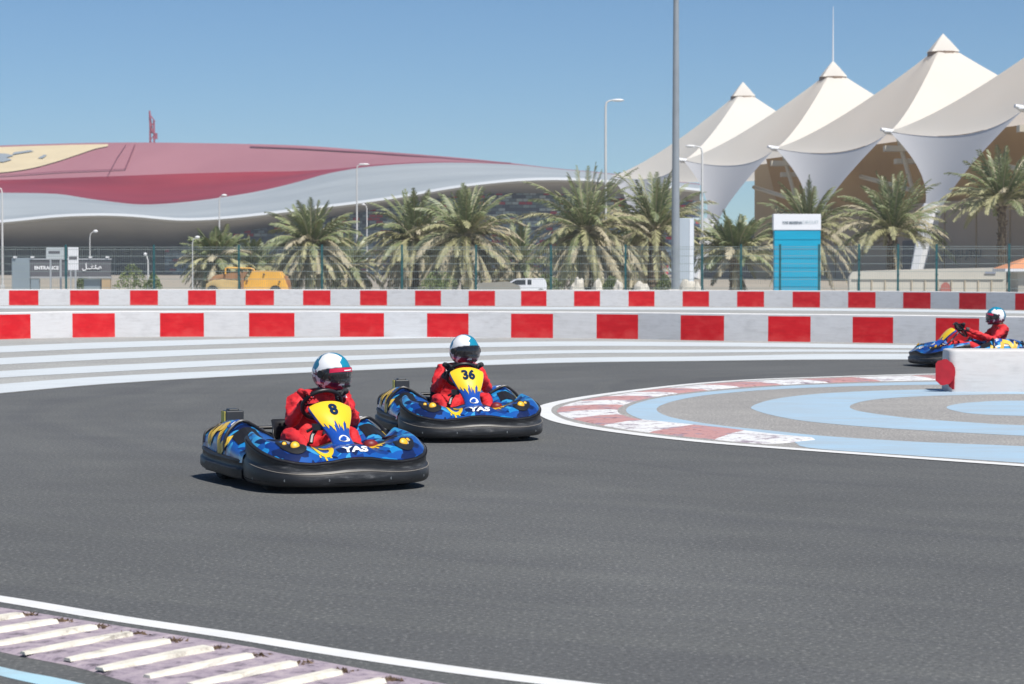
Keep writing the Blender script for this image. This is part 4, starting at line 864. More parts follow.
#KARTS#
# ------------------------------------------------------------------ kart materials
def camo(name, seed=0.0):
    m = mat(name, (.02, .1, .4), .28, coat=.5)
    tc = N(m, 'ShaderNodeTexCoord'); mp = N(m, 'ShaderNodeMapping'); mp.inputs['Location'].default_value = (seed, seed*.7, seed*1.3); L(m, tc.outputs['Object'], mp.inputs[0])
    nz = N(m, 'ShaderNodeTexNoise'); nz.inputs['Scale'].default_value = 3.2; nz.inputs['Detail'].default_value = 2; L(m, mp.outputs[0], nz.inputs['Vector'])
    av = N(m, 'ShaderNodeMix', data_type='RGBA'); av.inputs[0].default_value = .22; L(m, mp.outputs[0], av.inputs[6]); L(m, nz.outputs['Color'], av.inputs[7])
    vo = N(m, 'ShaderNodeTexVoronoi'); vo.inputs['Scale'].default_value = 17; L(m, av.outputs[2], vo.inputs['Vector'])
    sp = N(m, 'ShaderNodeSeparateColor'); L(m, vo.outputs['Color'], sp.inputs[0])
    rp = N(m, 'ShaderNodeValToRGB'); rp.color_ramp.interpolation = 'CONSTANT'; L(m, sp.outputs[0], rp.inputs[0])
    st_ = [(0, (.005, .014, .07)), (.22, (.006, .035, .19)), (.45, (.008, .08, .33)), (.68, (.012, .19, .48)), (.86, (.04, .30, .58))]
    el = rp.color_ramp.elements
    while len(el) < len(st_): el.new(.5)
    for q, (p_, c_) in zip(el, st_): q.position = p_; q.color = (*c_, 1)
    L(m, rp.outputs[0], m.node_tree.nodes['Principled BSDF'].inputs['Base Color']); return m
K_BLUE = camo('kart_blue_camouflage')
K_DEEP = mat('kart_deep_blue', (.012, .07, .36), .28, coat=.5)
K_YEL = mat('kart_yellow', (.82, .53, .02), .35, coat=.3)
K_OCH = mat('kart_ochre', (.72, .48, .06), .4, coat=.2)
K_BLK = mat('kart_black_plastic', (.022, .023, .026), .45); noise_col(K_BLK, [(.35, (.008, .009, .011)), (.52, (.018, .019, .022)), (.60, (.05, .052, .056)), (.70, (.20, .20, .20))], 7, 9, rough=.75, stretch=(.35, .35, 2))
K_BLK2 = mat('kart_black', (.012, .012, .014), .4)
K_GREY = mat('kart_grey_metal', (.30, .31, .32), .35, .7)
K_RUB = mat('tyre_rubber', (.018, .018, .018), .85)
K_WHT = mat('kart_white', (.78, .80, .82), .4)
K_NUM = mat('number_ink', (.004, .02, .06), .8, spec=.1)
K_LAMP = mat('kart_lamp_yellow', (.78, .42, .015), .45)
K_REDT = mat('kart_red_tail', (.16, .008, .015), .5)
M_SUIT = mat('red_race_suit', (.58, .012, .02), .75); noise_col(M_SUIT, [(.3, (.42, .008, .016)), (.55, (.62, .014, .022)), (.8, (.68, .03, .035))], 5, 4)
bump(M_SUIT, 13, .55, .03, detail=4, stretch=(1, 1, 1.6))
M_SKIN = mat('skin', (.35, .18, .12), .6); M_GLOVE = mat('black_glove', (.015, .015, .018), .7); M_GLR = mat('red_glove_back', (.50, .012, .02), .7)
M_SHOE = mat('dark_shoe', (.06, .05, .05), .7)
def helmet_mat():
    m = mat('helmet_shell', (.75, .76, .78), .18, coat=.8)
    tc = N(m, 'ShaderNodeTexCoord'); sp = N(m, 'ShaderNodeSeparateXYZ'); L(m, tc.outputs['Object'], sp.inputs[0])
    nz = N(m, 'ShaderNodeTexNoise'); nz.inputs['Scale'].default_value = 9; nz.inputs['Detail'].default_value = 1.5; nz.inputs['Distortion'].default_value = .8; L(m, tc.outputs['Object'], nz.inputs['Vector'])
    # teal streaks on the crown's far side and the back; maroon patches low
    a = N(m, 'ShaderNodeMath', operation='MULTIPLY_ADD'); L(m, sp.outputs[0], a.inputs[0]); a.inputs[1].default_value = 0; L(m, nz.outputs['Fac'], a.inputs[2])
    ab = N(m, 'ShaderNodeMath', operation='ADD'); L(m, sp.outputs[0], ab.inputs[0]); ab.inputs[1].default_value = .045; ab2 = N(m, 'ShaderNodeMath', operation='ABSOLUTE'); L(m, ab.outputs[0], ab2.inputs[0]); L(m, ab2.outputs[0], a.inputs[0]); a.inputs[1].default_value = -5.5
    a2 = N(m, 'ShaderNodeMath', operation='MULTIPLY_ADD'); L(m, sp.outputs[2], a2.inputs[0]); a2.inputs[1].default_value = 1.2; L(m, a.outputs[0], a2.inputs[2])
    g1 = N(m, 'ShaderNodeMath', operation='GREATER_THAN'); L(m, a2.outputs[0], g1.inputs[0]); g1.inputs[1].default_value = .36
    mx = N(m, 'ShaderNodeMix', data_type='RGBA'); L(m, g1.outputs[0], mx.inputs[0]); mx.inputs[6].default_value = (.76, .78, .80, 1); mx.inputs[7].default_value = (.01, .23, .36, 1)
    # back teal
    b1 = N(m, 'ShaderNodeMath', operation='MULTIPLY_ADD'); L(m, sp.outputs[1], b1.inputs[0]); b1.inputs[1].default_value = -2.4; L(m, nz.outputs['Fac'], b1.inputs[2])
    g2 = N(m, 'ShaderNodeMath', operation='GREATER_THAN'); L(m, b1.outputs[0], g2.inputs[0]); g2.inputs[1].default_value = .64
    mxb = N(m, 'ShaderNodeMix', data_type='RGBA'); L(m, g2.outputs[0], mxb.inputs[0]); L(m, mx.outputs[2], mxb.inputs[6]); mxb.inputs[7].default_value = (.02, .16, .26, 1)
    nz2 = N(m, 'ShaderNodeTexNoise'); nz2.inputs['Scale'].default_value = 22; nz2.inputs['Detail'].default_value = 1; L(m, tc.outputs['Object'], nz2.inputs['Vector'])
    c1_ = N(m, 'ShaderNodeMath', operation='MULTIPLY_ADD'); L(m, sp.outputs[2], c1_.inputs[0]); c1_.inputs[1].default_value = -2.2; L(m, nz2.outputs['Fac'], c1_.inputs[2])
    g3 = N(m, 'ShaderNodeMath', operation='GREATER_THAN'); L(m, c1_.outputs[0], g3.inputs[0]); g3.inputs[1].default_value = .61
    mxc = N(m, 'ShaderNodeMix', data_type='RGBA'); L(m, g3.outputs[0], mxc.inputs[0]); L(m, mxb.outputs[2], mxc.inputs[6]); mxc.inputs[7].default_value = (.13, .015, .06, 1)
    L(m, mxc.outputs[2], m.node_tree.nodes['Principled BSDF'].inputs['Base Color']); return m
M_HELM = helmet_mat()
M_VIS = bpy.data.materials.new('tinted_visor'); M_VIS.use_nodes = True
_b = M_VIS.node_tree.nodes['Principled BSDF']; _b.inputs['Base Color'].default_value = (.03, .03, .035, 1); _b.inputs['Roughness'].default_value = .06; _b.inputs['Coat Weight'].default_value = 1
_t = N(M_VIS, 'ShaderNodeBsdfTransparent'); _t.inputs[0].default_value = (.55, .5, .5, 1); _m = N(M_VIS, 'ShaderNodeMixShader'); _m.inputs[0].default_value = .35
L(M_VIS, _b.outputs[0], _m.inputs[1]); L(M_VIS, _t.outputs[0], _m.inputs[2]); L(M_VIS, _m.outputs[0], M_VIS.node_tree.nodes['Material Output'].inputs[0])
M_STRIP = mat('visor_strip_red', (.55, .015, .06), .35)

# ------------------------------------------------------------------ kart shapes (local: +Y forward, +X driver's right)
half_front = [(.645, .22), (.672, .36), (.682, .50), (.66, .66), (.59, .80), (.47, .895), (.27, .95), (0, .965)]
fb_pts = [Vector((x, y, 0)) for x, y in half_front]+[Vector((-x, y, 0)) for x, y in half_front[:-1][::-1]]
NF = 64
FBC = catmull(fb_pts, NF)
def fb_at(u):
    k = min(max(u, 0), 1)*NF; i = min(int(k), NF-1); return FBC[i].lerp(FBC[i+1], k-i)
def fb_top(x, y):
    a = abs(x); base = interp([(0, .262), (.10, .258), (.22, .238), (.36, .225), (.48, .235), (.60, .262), (.72, .28)], a)
    return base+max(0, (.80-y))*.22*(1 if a > .4 else 0)
fi_half = [(.50, .18, .34), (.52, .34, .365), (.50, .46, .372), (.42, .52, .362), (.32, .54, .322), (.23, .55, .310), (.16, .57, .322), (.09, .59, .345), (0, .60, .352)]
fi_pts = [Vector(p) for p in fi_half]+[Vector((-p[0], p[1], p[2])) for p in fi_half[:-1][::-1]]
FIC = catmull(fi_pts, NF)
def fi_at(u):
    k = min(max(u, 0), 1)*NF; i = min(int(k), NF-1); return FIC[i].lerp(FIC[i+1], k-i)
def fair(u, v, lift=0.0):
    o = fb_at(u); z = fb_top(o.x, o.y)+.004; nrm = Vector((o.x*.5, o.y-.3, 0)).normalized(); a = Vector((o.x, o.y, z))-nrm*.02; b = fi_at(u)
    p = a.lerp(b, v); xx = abs(o.x)
    bulge = .038*math.sin(math.pi*v)+.012*math.sin(2*math.pi*v)
    hump = .035*math.exp(-((xx-.44)/.10)**2)*math.sin(math.pi*v)          # lamp pod
    dip = -.02*math.exp(-((xx-.24)/.07)**2)*math.sin(math.pi*v)
    p.z += bulge+hump+dip+lift
    return p
def fair_n(u, v):
    e = .004; du = fair(u+e, v)-fair(u-e, v); dv = fair(u, v+e)-fair(u, v-e); n = du.cross(dv).normalized(); return n if n.z > 0 else -n
def fair_xy(x, t, lift):
    """surface point of the nose below lateral position x; t = how far in from the bumper"""
    lo, hi = 0.0, 1.0
    for _ in range(22):
        mid = (lo+hi)/2
        if fair(mid, t).x > x: lo = mid
        else: hi = mid
    u = (lo+hi)/2; return fair(u, t)+fair_n(u, t)*lift
panel_w = [(0, .125), (.18, .092), (.36, .080), (.5, .096), (.62, .125), (.75, .150), (.88, .167), (.95, .167), (.985, .158), (1.0, .135)]
PC = catmull([Vector((0, .76, .315)), Vector((0, .65, .375)), Vector((0, .53, .46)), Vector((0, .44, .555)), Vector((0, .37, .615)), Vector((0, .315, .648))], 40)
PRAISE = [0.0]
def panel(u, v, lift=0.0):
    """u -1..1 across, v 0..1 up"""
    k = min(max(v, 0), 1)*40; i = min(int(k), 39); c_ = PC[i].lerp(PC[i+1], k-i); d = (PC[i+1]-PC[i]).normalized(); n = Vector((0, -d.z, d.y)) if d.y > 0 else Vector((0, d.z, -d.y))
    if n.y < 0: n = -n
    w_ = sinterp(panel_w, v); p = c_+Vector((u*w_, 0, 0))-n*(.04*(abs(u)**2.4))+n*lift; p.z += PRAISE[0]*max(0, v-.15)
    return p
pod_top = [(-.92, .31), (-.80, .39), (-.62, .455), (-.45, .475), (-.28, .465), (-.10, .40), (.08, .335), (.30, .31)]
pod_bot = [(-.92, .245), (-.7, .24), (-.3, .20), (.3, .19)]
def pod(s, u, v, lift=0.0):
    """u 0..1 rear to front, v 0..1 outer-low to inner"""
    y = -.90+1.16*u; zt = sinterp(pod_top, y); zb = interp(pod_bot, y); end = min(1, max(0, (y+.92)/.18))**.5
    xo = .40+(.685-.40)*end
    sec = [(0, Vector((xo, 0, zb))), (.30, Vector((xo-.02, 0, zb+(zt-zb)*.55))), (.52, Vector((xo-.10, 0, zt-.035))), (.75, Vector((xo-.20, 0, zt))), (1.0, Vector((.27, 0, zt-.10)))]
    x = sinterp([(t, p.x) for t, p in sec], v); z = sinterp([(t, p.z) for t, p in sec], v)
    q0 = Vector((x, z)); 
    if lift:
        e = .01; x2 = sinterp([(t, p.x) for t, p in sec], min(1, v+e)); z2 = sinterp([(t, p.z) for t, p in sec], min(1, v+e)); tx, tz = x2-x, z2-z; l = math.hypot(tx, tz) or 1; x += tz/l*lift; z += -tx/l*lift
    return Vector((s*x, y, z))
rb_half = [(.665, .24), (.70, .10), (.71, -.15), (.715, -.45), (.69, -.70), (.60, -.86), (.42, -.95), (.2, -.985), (0, -.99)]
RBC = catmull([Vector((x, y, 0)) for x, y in rb_half]+[Vector((-x, y, 0)) for x, y in rb_half[:-1][::-1]], 72)
def strip_loft(path, ztop, zbot, bulge, depth, cen):
    """closed bumper section swept along the path"""
    g = MB(); n = len(path)-1; prof = [(0, 0, 1), (.35, 0, 0), (.85, .06, 0), (1.1, .16, 0), (1.1, .50, 0), (.72, .58, 0), (.62, .62, 0), (.60, .82, 0), (.78, .88, 0), (.74, .95, 0), (.45, 1.0, 0), (-depth/bulge*.5, 1.0, 0), (-depth/bulge, .9, 0), (-depth/bulge, .1, 0)]
    k = len(prof); vs = []
    for i, p in enumerate(path):
        d = (path[min(i+1, n)]-path[max(i-1, 0)]).normalized(); nr = Vector((d.y, -d.x, 0))
        if nr.dot(p-cen) < 0: nr = -nr
        zt, zb = ztop(p), zbot(p)
        for a, t, _ in prof: q = p+nr*bulge*(a-.6); vs.append((q.x, q.y, zb+(zt-zb)*t))
    fs = [(i*k+j, (i+1)*k+j, (i+1)*k+(j+1) % k, i*k+(j+1) % k) for i in range(n) for j in range(k)]+[tuple(range(k)), tuple(n*k+j for j in range(k))[::-1]]
    g.add(vs, fs); return g

def make_kart(number, loc, heading, label, praise=0.0):
    """heading: direction (x,y) the kart points to"""
    rz = math.atan2(-heading[0], heading[1]); t = empty('racing_kart', loc, rz); tag(t, label, 'go-kart', 'racing karts')
    PRAISE[0] = praise; cen = Vector((0, .1, 0))
    strip_loft(FBC, lambda p: fb_top(p.x, p.y), lambda p: .045+.012*abs(p.x), .042, .05, cen).build('front_bumper', K_BLK, t, smooth=True, weld=True)
    strip_loft(RBC, lambda p: interp([(-1, .30), (-.8, .27), (-.4, .23), (.24, .215)], p.y), lambda p: interp([(-1, .11), (-.6, .085), (.24, .06)], p.y), .04, .05, cen).build('surround_bumper', K_BLK, t, smooth=True, weld=True)
    # thin pale seam along the front bumper
    g = MB(); g.tube([Vector((p.x, p.y, fb_top(p.x, p.y)*.51+.028))+(p-cen).normalized()*.021 for p in FBC[6:-6:2]], .003, 5); g.build('bumper_seam', mat('seam_beige', (.24, .22, .19), .6), t)
    g = MB(); g.tube([Vector((p.x, p.y, .075+.02*abs(p.x)))+(p-cen).normalized()*.017 for p in FBC[3:-3:2]], .005, 5); g.tube([Vector((p.x, p.y, fb_top(p.x, p.y)-.012))+(p-cen).normalized()*.004 for p in FBC[2:-2]], .0065, 6); g.build('bumper_ridge', mat('ridge_black', (.008, .008, .01), .75, spec=.2), t, smooth=True)
    for u in (.13, .27, .40, .60, .73, .87):
        p = fb_at(u); nr = Vector((p.x*.5, p.y-.3, 0)).normalized(); g = MB(); g.disc(Vector((p.x, p.y, .10))+nr*.015, nr, .011, .006, 10); g.build('bumper_rivet', K_GREY, t)
    g = MB(); g.grid(lambda u, v: fair(u, v), 90, 22); ff = g.build('front_fairing', K_BLUE, t, smooth=True)
    # inner turned-down edge
    g = MB(); g.tube([fi_at(i/60)+Vector((0, 0, -.003)) for i in range(61)], .012, 6); g.build('fairing_trim', K_BLK2, ff, smooth=True)
    # lamps
    for s in (1, -1):
        hs = MB(); 
        c_ = fair_xy(s*.43, .36, .0); n_ = (Vector((s*.12, 1.0, .55))).normalized()
        def hf(u, v, s=s):
            a = 2*math.pi*u; q = fair_xy(s*.452+.098*math.cos(a)*v, min(.95, max(.02, .38+.24*math.sin(a)*v)), .007+.006*(1-v)); return q
        hs.grid(hf, 28, 5); h = hs.build('lamp_housing', K_BLK2, t, smooth=True)
        for (dx, tt, rr_) in ((.435, .34, .036), (.497, .42, .018)):
            q = fair_xy(s*dx, tt, .012); g = MB(); M3 = n_.to_track_quat('Z', 'Y').to_matrix()
            g.ellip(q, (rr_, rr_, rr_*.45), 18, 8, M=M3); hl = g.build('headlight', K_LAMP, h, smooth=True)
            g = MB(); pts = [q+M3 @ Vector((math.cos(k/20*2*math.pi)*rr_*1.08, math.sin(k/20*2*math.pi)*rr_*1.08, .0)) for k in range(20)]; g.tube(pts, .005, 5, closed=True); g.build('headlight_rim', K_BLK2, hl)
    # yellow drips and the ring on the nose
    def decal(fn, pts_rows, m, name, parent):
        g = MB(); 
        for (u0, u1, v0, v1) in pts_rows:
            for i in range(3):
                for j in range(3):
                    a, b = u0+(u1-u0)*i/3, u0+(u1-u0)*(i+1)/3; c_, d_ = v0+(v1-v0)*j/3, v0+(v1-v0)*(j+1)/3
                    g.quad(fn(a, c_), fn(b, c_), fn(b, d_), fn(a, d_))
        return g.build(name, m, parent)
    rnd = random.Random(5)
    rows = []
    for k in range(14):
        x0 = -.33+.014*k; ln = .12+.16*abs(math.sin(k*1.9))
        rows.append((x0, x0+.0141, .80-ln*(1.2 if k % 3 == 0 else .7), .92))
    decal(lambda x, v: fair_xy(x, v, .004), rows, K_YEL, 'yellow_drips', ff)
    g = MB(); n = 40
    for k in range(n):
        if 7 < k < 12: continue
        a0, a1 = 2*math.pi*k/n, 2*math.pi*(k+1)/n; q = []
        for a, r_ in ((a0, 1.0), (a1, 1.0), (a1, .62), (a0, .62)):
            q.append(fair_xy(.225+.078*r_*math.cos(a), .50+.40*r_*math.sin(a), .005))
        g.quad(*q)
    for x0, l in ((.20, .16), (.24, .22), (.275, .12)):
        g.quad(fair_xy(x0, .17, .005), fair_xy(x0+.012, .17, .005), fair_xy(x0+.012, .22-l, .005), fair_xy(x0, .22-l, .005))
    g.build('yellow_ring', K_YEL, ff)
    # word on the nose
    g = None
    text_mesh('YAS', .070, lambda x, y: fair_xy(-x-.22*y, .20+y*3.4, .006), K_WHT, 'nose_lettering', ff, .003, cuts=2, font_scale_x=1.6)
    # red pedal cups left and right of the nose
    for s in (-1,):
        g = MB(); g.ellip(fi_at(.5+s*-.15)+Vector((0, .03, .01)), (.06, .05, .045), 14, 8); g.build('pedal_cover', K_REDT if s < 0 else K_BLK2, t, smooth=True)
    # steering fairing
    g = MB(); g.grid(lambda u, v: panel(u*2-1, v), 20, 40)
    g.grid(lambda u, v: panel((1-u)*2-1, v)-Vector((0, .022, .012)), 20, 40)
    for sgn in (-1, 1): g.grid(lambda u, v: panel(sgn, v)-Vector((0, .022, .012))*u, 1, 40)
    g.grid(lambda u, v: panel(u*2-1, 1)-Vector((0, .022, .012))*v, 20, 1)
    sf = g.build('steering_fairing', K_DEEP, t, weld=True, smooth=True)
    g = MB(); n = 48
    def dripv(u): return .56+.05*math.sin(u*9+.5)-.12*max(0, math.sin(u*17+1.0))**3-.05*max(0, math.sin(u*29))**2
    for i in range(n):
        u0, u1 = -1+2*i/n, -1+2*(i+1)/n
        for j in range(14):
            q = []
            for u, tt in ((u0, j/14), (u1, j/14), (u1, (j+1)/14), (u0, (j+1)/14)):
                v0 = dripv(u); q.append(panel(u*.985, v0+(.995-v0)*tt, .004))
            g.quad(*q)
    g.build('number_panel', K_YEL, sf, smooth=True)
    g = MB()
    for (u, v, w_, hh) in ((-.5, .50, .14, .07), (-.1, .47, .1, .1), (.35, .5, .12, .08), (.7, .52, .1, .05), (.1, .36, .1, .03)):
        g.add([panel(u+w_*math.cos(a), v+hh*math.sin(a)*.5, .006) for a in [k*math.pi/5 for k in range(10)]], [tuple(range(10))])
    pass
    if number:
        text_mesh(number, .125, lambda x, y: panel(-x/.168, .80+y/.46, .009), K_NUM, 'number', sf, .006, cuts=2, font_scale_x=1.1)
    # white round emblem low on the panel
    g = MB(); g.add([panel(.50*math.cos(a), .24+.075*math.sin(a), .005) for a in [k*math.pi/10 for k in range(20)]], [tuple(range(20))]); em = g.build('round_emblem', K_WHT, sf)
    g = MB(); g.add([panel(.12+.30*math.cos(a), .225+.045*math.sin(a), .008) for a in [k*math.pi/8 for k in range(16)]], [tuple(range(16))]); g.add([panel(.05+x, .24+y, .009) for x, y in ((-.38, .01), (-.1, .05), (.2, .035), (-.05, .02))], [(0, 1, 2, 3)]); g.build('emblem_swoosh', K_DEEP, em)
    # steering wheel and column
    wc = Vector((0, .15, .615)); wn = Vector((0, -.78, .62)).normalized(); wx = Vector((1, 0, 0)); wy = wn.cross(wx).normalized()
    if wy.z < 0: wy = -wy
    sw = MB(); sw.tube([wc+(wx*math.cos(a)+wy*math.sin(a)*.93)*.155 for a in [k*2*math.pi/36 for k in range(36)]], .0165, 10, closed=True)
    for a in (R(0), R(180), R(270)): sw.tube([wc, wc+(wx*math.cos(a)+wy*math.sin(a)*.93)*.15], .011, 6)
    sw.ellip(wc, (.05, .05, .025), 14, 8); w_o = sw.build('steering_wheel', K_BLK2, t, smooth=True)
    g = MB(); g.tube([wc, (0, .52, .22)], .014, 8); g.build('steering_column', K_GREY, t)
    # mounting arms from panel to the frame: black bracket at the panel's right
    g = MB(); g.tube([(.10, .42, .47), (.14, .40, .44), (.18, .42, .39), (.20, .45, .34)], .018, 7); g.box((.135, .42, .46), (.07, .05, .05)); g.tube([(.19, .33, .42), (.10, .36, .47)], .012, 6); g.build('panel_bracket', K_BLK2, t)
    # pods
    for s in (1, -1):
        g = MB(); g.grid(lambda u, v: pod(s, u, v), 50, 16)
        g.grid(lambda u, v: Vector((s*(.27), -.90+1.16*u, sinterp(pod_top, -.90+1.16*u)-.10-v*.16)), 30, 2)
        po = g.build('side_pod', K_BLUE, t, smooth=True)
        for yy, hh, th in ((-.22, .04, .014), (-.74, .02, .011)):
            u_ = (yy+.90)/1.16
            pts = []
            for k in range(13):
                v_ = .12+.86*k/12; q = pod(s, min(1, u_+(.04 if k < 6 else 0)*(6-k)/6), v_); q.z += hh*math.sin(math.pi*min(1, k/12+.05)); pts.append(q)
            g = MB(); g.tube(pts, th, 7); g.build('pod_hoop', K_BLK2, po, smooth=True)
        # dark scoop
        g = MB(); g.grid(lambda u, v: pod(s, .63+.15*u, .42+.40*v, .006), 6, 6); g.build('air_scoop', K_BLK2, po)
        g = MB(); g.grid(lambda u, v: pod(s, .47+.12*u, .48+.36*v, .006), 6, 6); wpl = g.build('pod_badge', mat('badge_blue', (.01, .09, .42), .3), po)
        text_mesh('YAS', .07, lambda x, y, s=s: pod(s, .53+(y)/1.16, .66-x*2.1*s*(1 if s > 0 else 1), .010), K_WHT, 'badge_lettering', wpl, .004, cuts=1)
        g = MB(); g.grid(lambda u, v: pod(s, .05+.13*u, .34+.22*v, .006), 5, 5); g.grid(lambda u, v: pod(s, .215+.06*u, .38+.16*v, .006), 5, 5); g.build('rear_vents', K_BLK2, po)
        # ochre zigzag lettering-like stripe
        zz = [(.24, .50), (.28, .12), (.36, .34), (.44, .46), (.49, .10), (.60, .30), (.66, .22)]
        zz = [(.26, .52), (.31, .16), (.38, .46), (.46, .50), (.53, .06), (.66, .36)]
        g = MB()
        for (a0, b0), (a1, b1) in zip(zz, zz[1:]):
            m_ = 8; L_ = math.hypot((a1-a0)*1.16, (b1-b0)*.3); nx, ny = (b1-b0)*.3/L_*.030/1.16, -(a1-a0)*1.16/L_*.030/.3
            for k in range(m_):
                t0, t1 = k/m_-.03, (k+1)/m_+.03
                q = [pod(s, a0+(a1-a0)*tt+sg*nx, min(.98, max(.01, b0+(b1-b0)*tt+sg*ny)), .006+.0004*k) for tt, sg in ((t0, -1), (t1, -1), (t1, 1), (t0, 1))]
                g.quad(*q)
        g.build('yellow_zigzag', K_OCH, po)
    # floor tray, frame, wheels
    g = MB(); g.add([(.62, -.85, .07), (.62, .75, .07), (.4, .88, .07), (-.4, .88, .07), (-.62, .75, .07), (-.62, -.85, .07), (.62, -.85, .055), (.62, .75, .055), (.4, .88, .055), (-.4, .88, .055), (-.62, .75, .055), (-.62, -.85, .055)], [(0, 1, 2, 3, 4, 5), (11, 10, 9, 8, 7, 6)]+[(k, (k+1) % 6, 6+(k+1) % 6, 6+k) for k in range(6)]); g.build('floor_tray', K_BLK2, t)
    g = MB()
    for s in (1, -1): g.tube([(s*.30, -.80, .11), (s*.30, .1, .11), (s*.22, .5, .11), (s*.22, .85, .12)], .016, 8)
    g.tube([(-.55, .50, .13), (.55, .50, .13)], .014, 8); g.tube([(-.56, -.55, .135), (.56, -.55, .135)], .02, 8); g.build('chassis_frame', K_GREY, t)
    for (x, y, w_) in ((.53, .50, .11), (-.53, .50, .11), (.52, -.55, .17), (-.52, -.55, .17)):
        wh = empty('wheel', (x, y, .13)); wh.parent = t; g = MB(); pr = [(-.5, .085), (-.5, .115), (-.36, .13), (.36, .13), (.5, .115), (.5, .085)]; n = 28
        g.add([(a*w_, r_*math.cos(2*math.pi*k/n), r_*math.sin(2*math.pi*k/n)) for k in range(n) for a, r_ in pr], [(k*6+j, ((k+1) % n)*6+j, ((k+1) % n)*6+(j+1) % 6, k*6+(j+1) % 6) for k in range(n) for j in range(6)]); g.build('tyre', K_RUB, wh, weld=True, smooth=True)
        g = MB(); g.tube([(-w_*.42, 0, 0), (w_*.42, 0, 0)], .084, 20); g.tube([(-w_*.5, 0, 0), (w_*.5, 0, 0)], .03, 10); g.build('rim', K_GREY, wh, smooth=True)
    # seat
    g = MB()
    def seat(u, v):
        a = (u-.5)*math.pi*1.05; yb = interp([(0, .02), (.3, -.22), (.5, -.40), (.75, -.51), (1, -.56)], v); zb = interp([(0, .15), (.3, .11), (.5, .15), (.75, .31), (1, .46)], v); wd = interp([(0, .17), (.4, .20), (.7, .215), (1, .18)], v); hh = interp([(0, .07), (.4, .17), (.6, .18), (.85, .13), (1, .04)], v)
        s_ = math.sin(a); c_ = 1-math.cos(a); f_ = interp([(0, 0), (.5, .35), (1, 1)], v)
        return Vector((wd*s_, yb+hh*c_*f_, zb+hh*c_*(1-f_)))
    g.grid(seat, 22, 20); so = g.build('seat', K_BLK2, t, smooth=True); md = so.modifiers.new('s', 'SOLIDIFY'); md.thickness = .012; bake(so)
    # engine with airbox (driver's right, rear)
    en = MB(); en.box((.38, -.60, .27), (.20, .26, .24)); en.box((.22, -.66, .26), (.14, .2, .2)); 
    eo_k = bevel(en.build('engine', K_BLK2, t), .015)
    g = MB(); g.box((.44, -.70, .475), (.15, .13, .12)); g.box((.44, -.70, .54), (.09, .08, .02)); bevel(g.build('air_box', mat('airbox_grey', (.035, .04, .045), .4), eo_k), .01)
    g = MB(); g.box((.518, -.70, .475), (.006, .09, .11)); g.box((.44, -.768, .475), (.09, .006, .08)); g.build('warning_label', mat('label_yellow', (.72, .60, .12), .5), eo_k)
    g = MB()
    for k in range(6): g.box((.30, -.60, .30+.018*k), (.10, .2, .007))
    g.build('cooling_fins', K_GREY, eo_k)
    g = MB(); g.box((-.40, -.60, .28), (.24, .30, .20)); bevel(g.build('fuel_tank', K_BLK2, t), .03)
    g = MB(); g.ellip((.30, -.74, .39), (.022, .022, .022), 10, 6); g.build('filler_cap', K_REDT, t, smooth=True)
    g = MB(); g.tube([(-.28, -.78, .14), (-.30, -.80, .33), (-.2, -.82, .38), (.2, -.82, .38), (.30, -.80, .33), (.28, -.78, .14)], .015, 8); g.build('rear_hoop', K_BLK2, t, smooth=True)
    for s in (1, -1):
        g = MB(); g.tube([(s*.16, .52, .09), (s*.16, .60, .20)], .01, 6); g.box((s*.16, .61, .22), (.07, .02, .07)); g.build('pedal', K_GREY, t)
    return t

# ------------------------------------------------------------------ drivers
def skin_mesh(name, verts, edges, radii, mats, parent, root=0, levels=2):
    me = bpy.data.meshes.new(name); me.from_pydata([tuple(v) for v in verts], edges, []); o = bpy.data.objects.new(name, me); S.collection.objects.link(o)
    for m in mats: me.materials.append(m)
    sk = o.modifiers.new('skin', 'SKIN'); sk.use_smooth_shade = True
    for i, r_ in enumerate(radii): 
        v = me.skin_vertices[0].data[i]; v.radius = r_ if isinstance(r_, tuple) else (r_, r_); v.use_root = (i == root)
    sb = o.modifiers.new('sub', 'SUBSURF'); sb.levels = levels; sb.render_levels = levels
    bpy.context.view_layer.update(); bake(o)
    me = o.data
    if not me.materials:
        for m in mats: me.materials.append(m)
    if parent: o.parent = parent
    return o
def make_glove(pos, tang, fwd, side, parent, mat_back):
    """grip on a rim running along tang; fwd points from the wrist to the rim; side = +1/-1 for the thumb"""
    X = tang.normalized(); Y = (fwd-X*fwd.dot(X)).normalized(); Z = X.cross(Y)
    if Z.z < 0: Z = -Z
    def T(x, y, z): return pos+X*x+Y*y+Z*z
    vs = [T(0, -.055, .012), T(0, -.10, .004), T(-.022, -.03, .022), T(.022, -.03, .022)]; rd = [(.036, .022), (.028, .024), (.022, .017), (.022, .017)]; ed = [(0, 1), (0, 2), (0, 3)]
    for k, (x, l) in enumerate(((-.036, .9), (-.012, 1.05), (.012, 1.0), (.034, .85))):
        b = 2 if x < 0 else 3; prev = b
        for a, r_ in ((115, .034), (70, .036), (15, .035*l), (-35, .031*l)):
            vs.append(T(x, -r_*math.cos(R(a)) if a > 90 else r_*math.cos(R(a))*1.0-.002, r_*math.sin(R(a))*.95)) if a <= 90 else vs.append(T(x, -.012, .034)); rd.append(.0092); ed.append((prev, len(vs)-1)); prev = len(vs)-1
    prev = 0
    for x, y, z in ((side*.040, -.048, -.006), (side*.052, -.022, -.022), (side*.045, .006, -.030)):
        vs.append(T(x, y, z)); rd.append(.0105); ed.append((prev, len(vs)-1)); prev = len(vs)-1
    return skin_mesh('glove', vs, ed, rd, [mat_back], parent, 0, 1)
HSC = 1.0
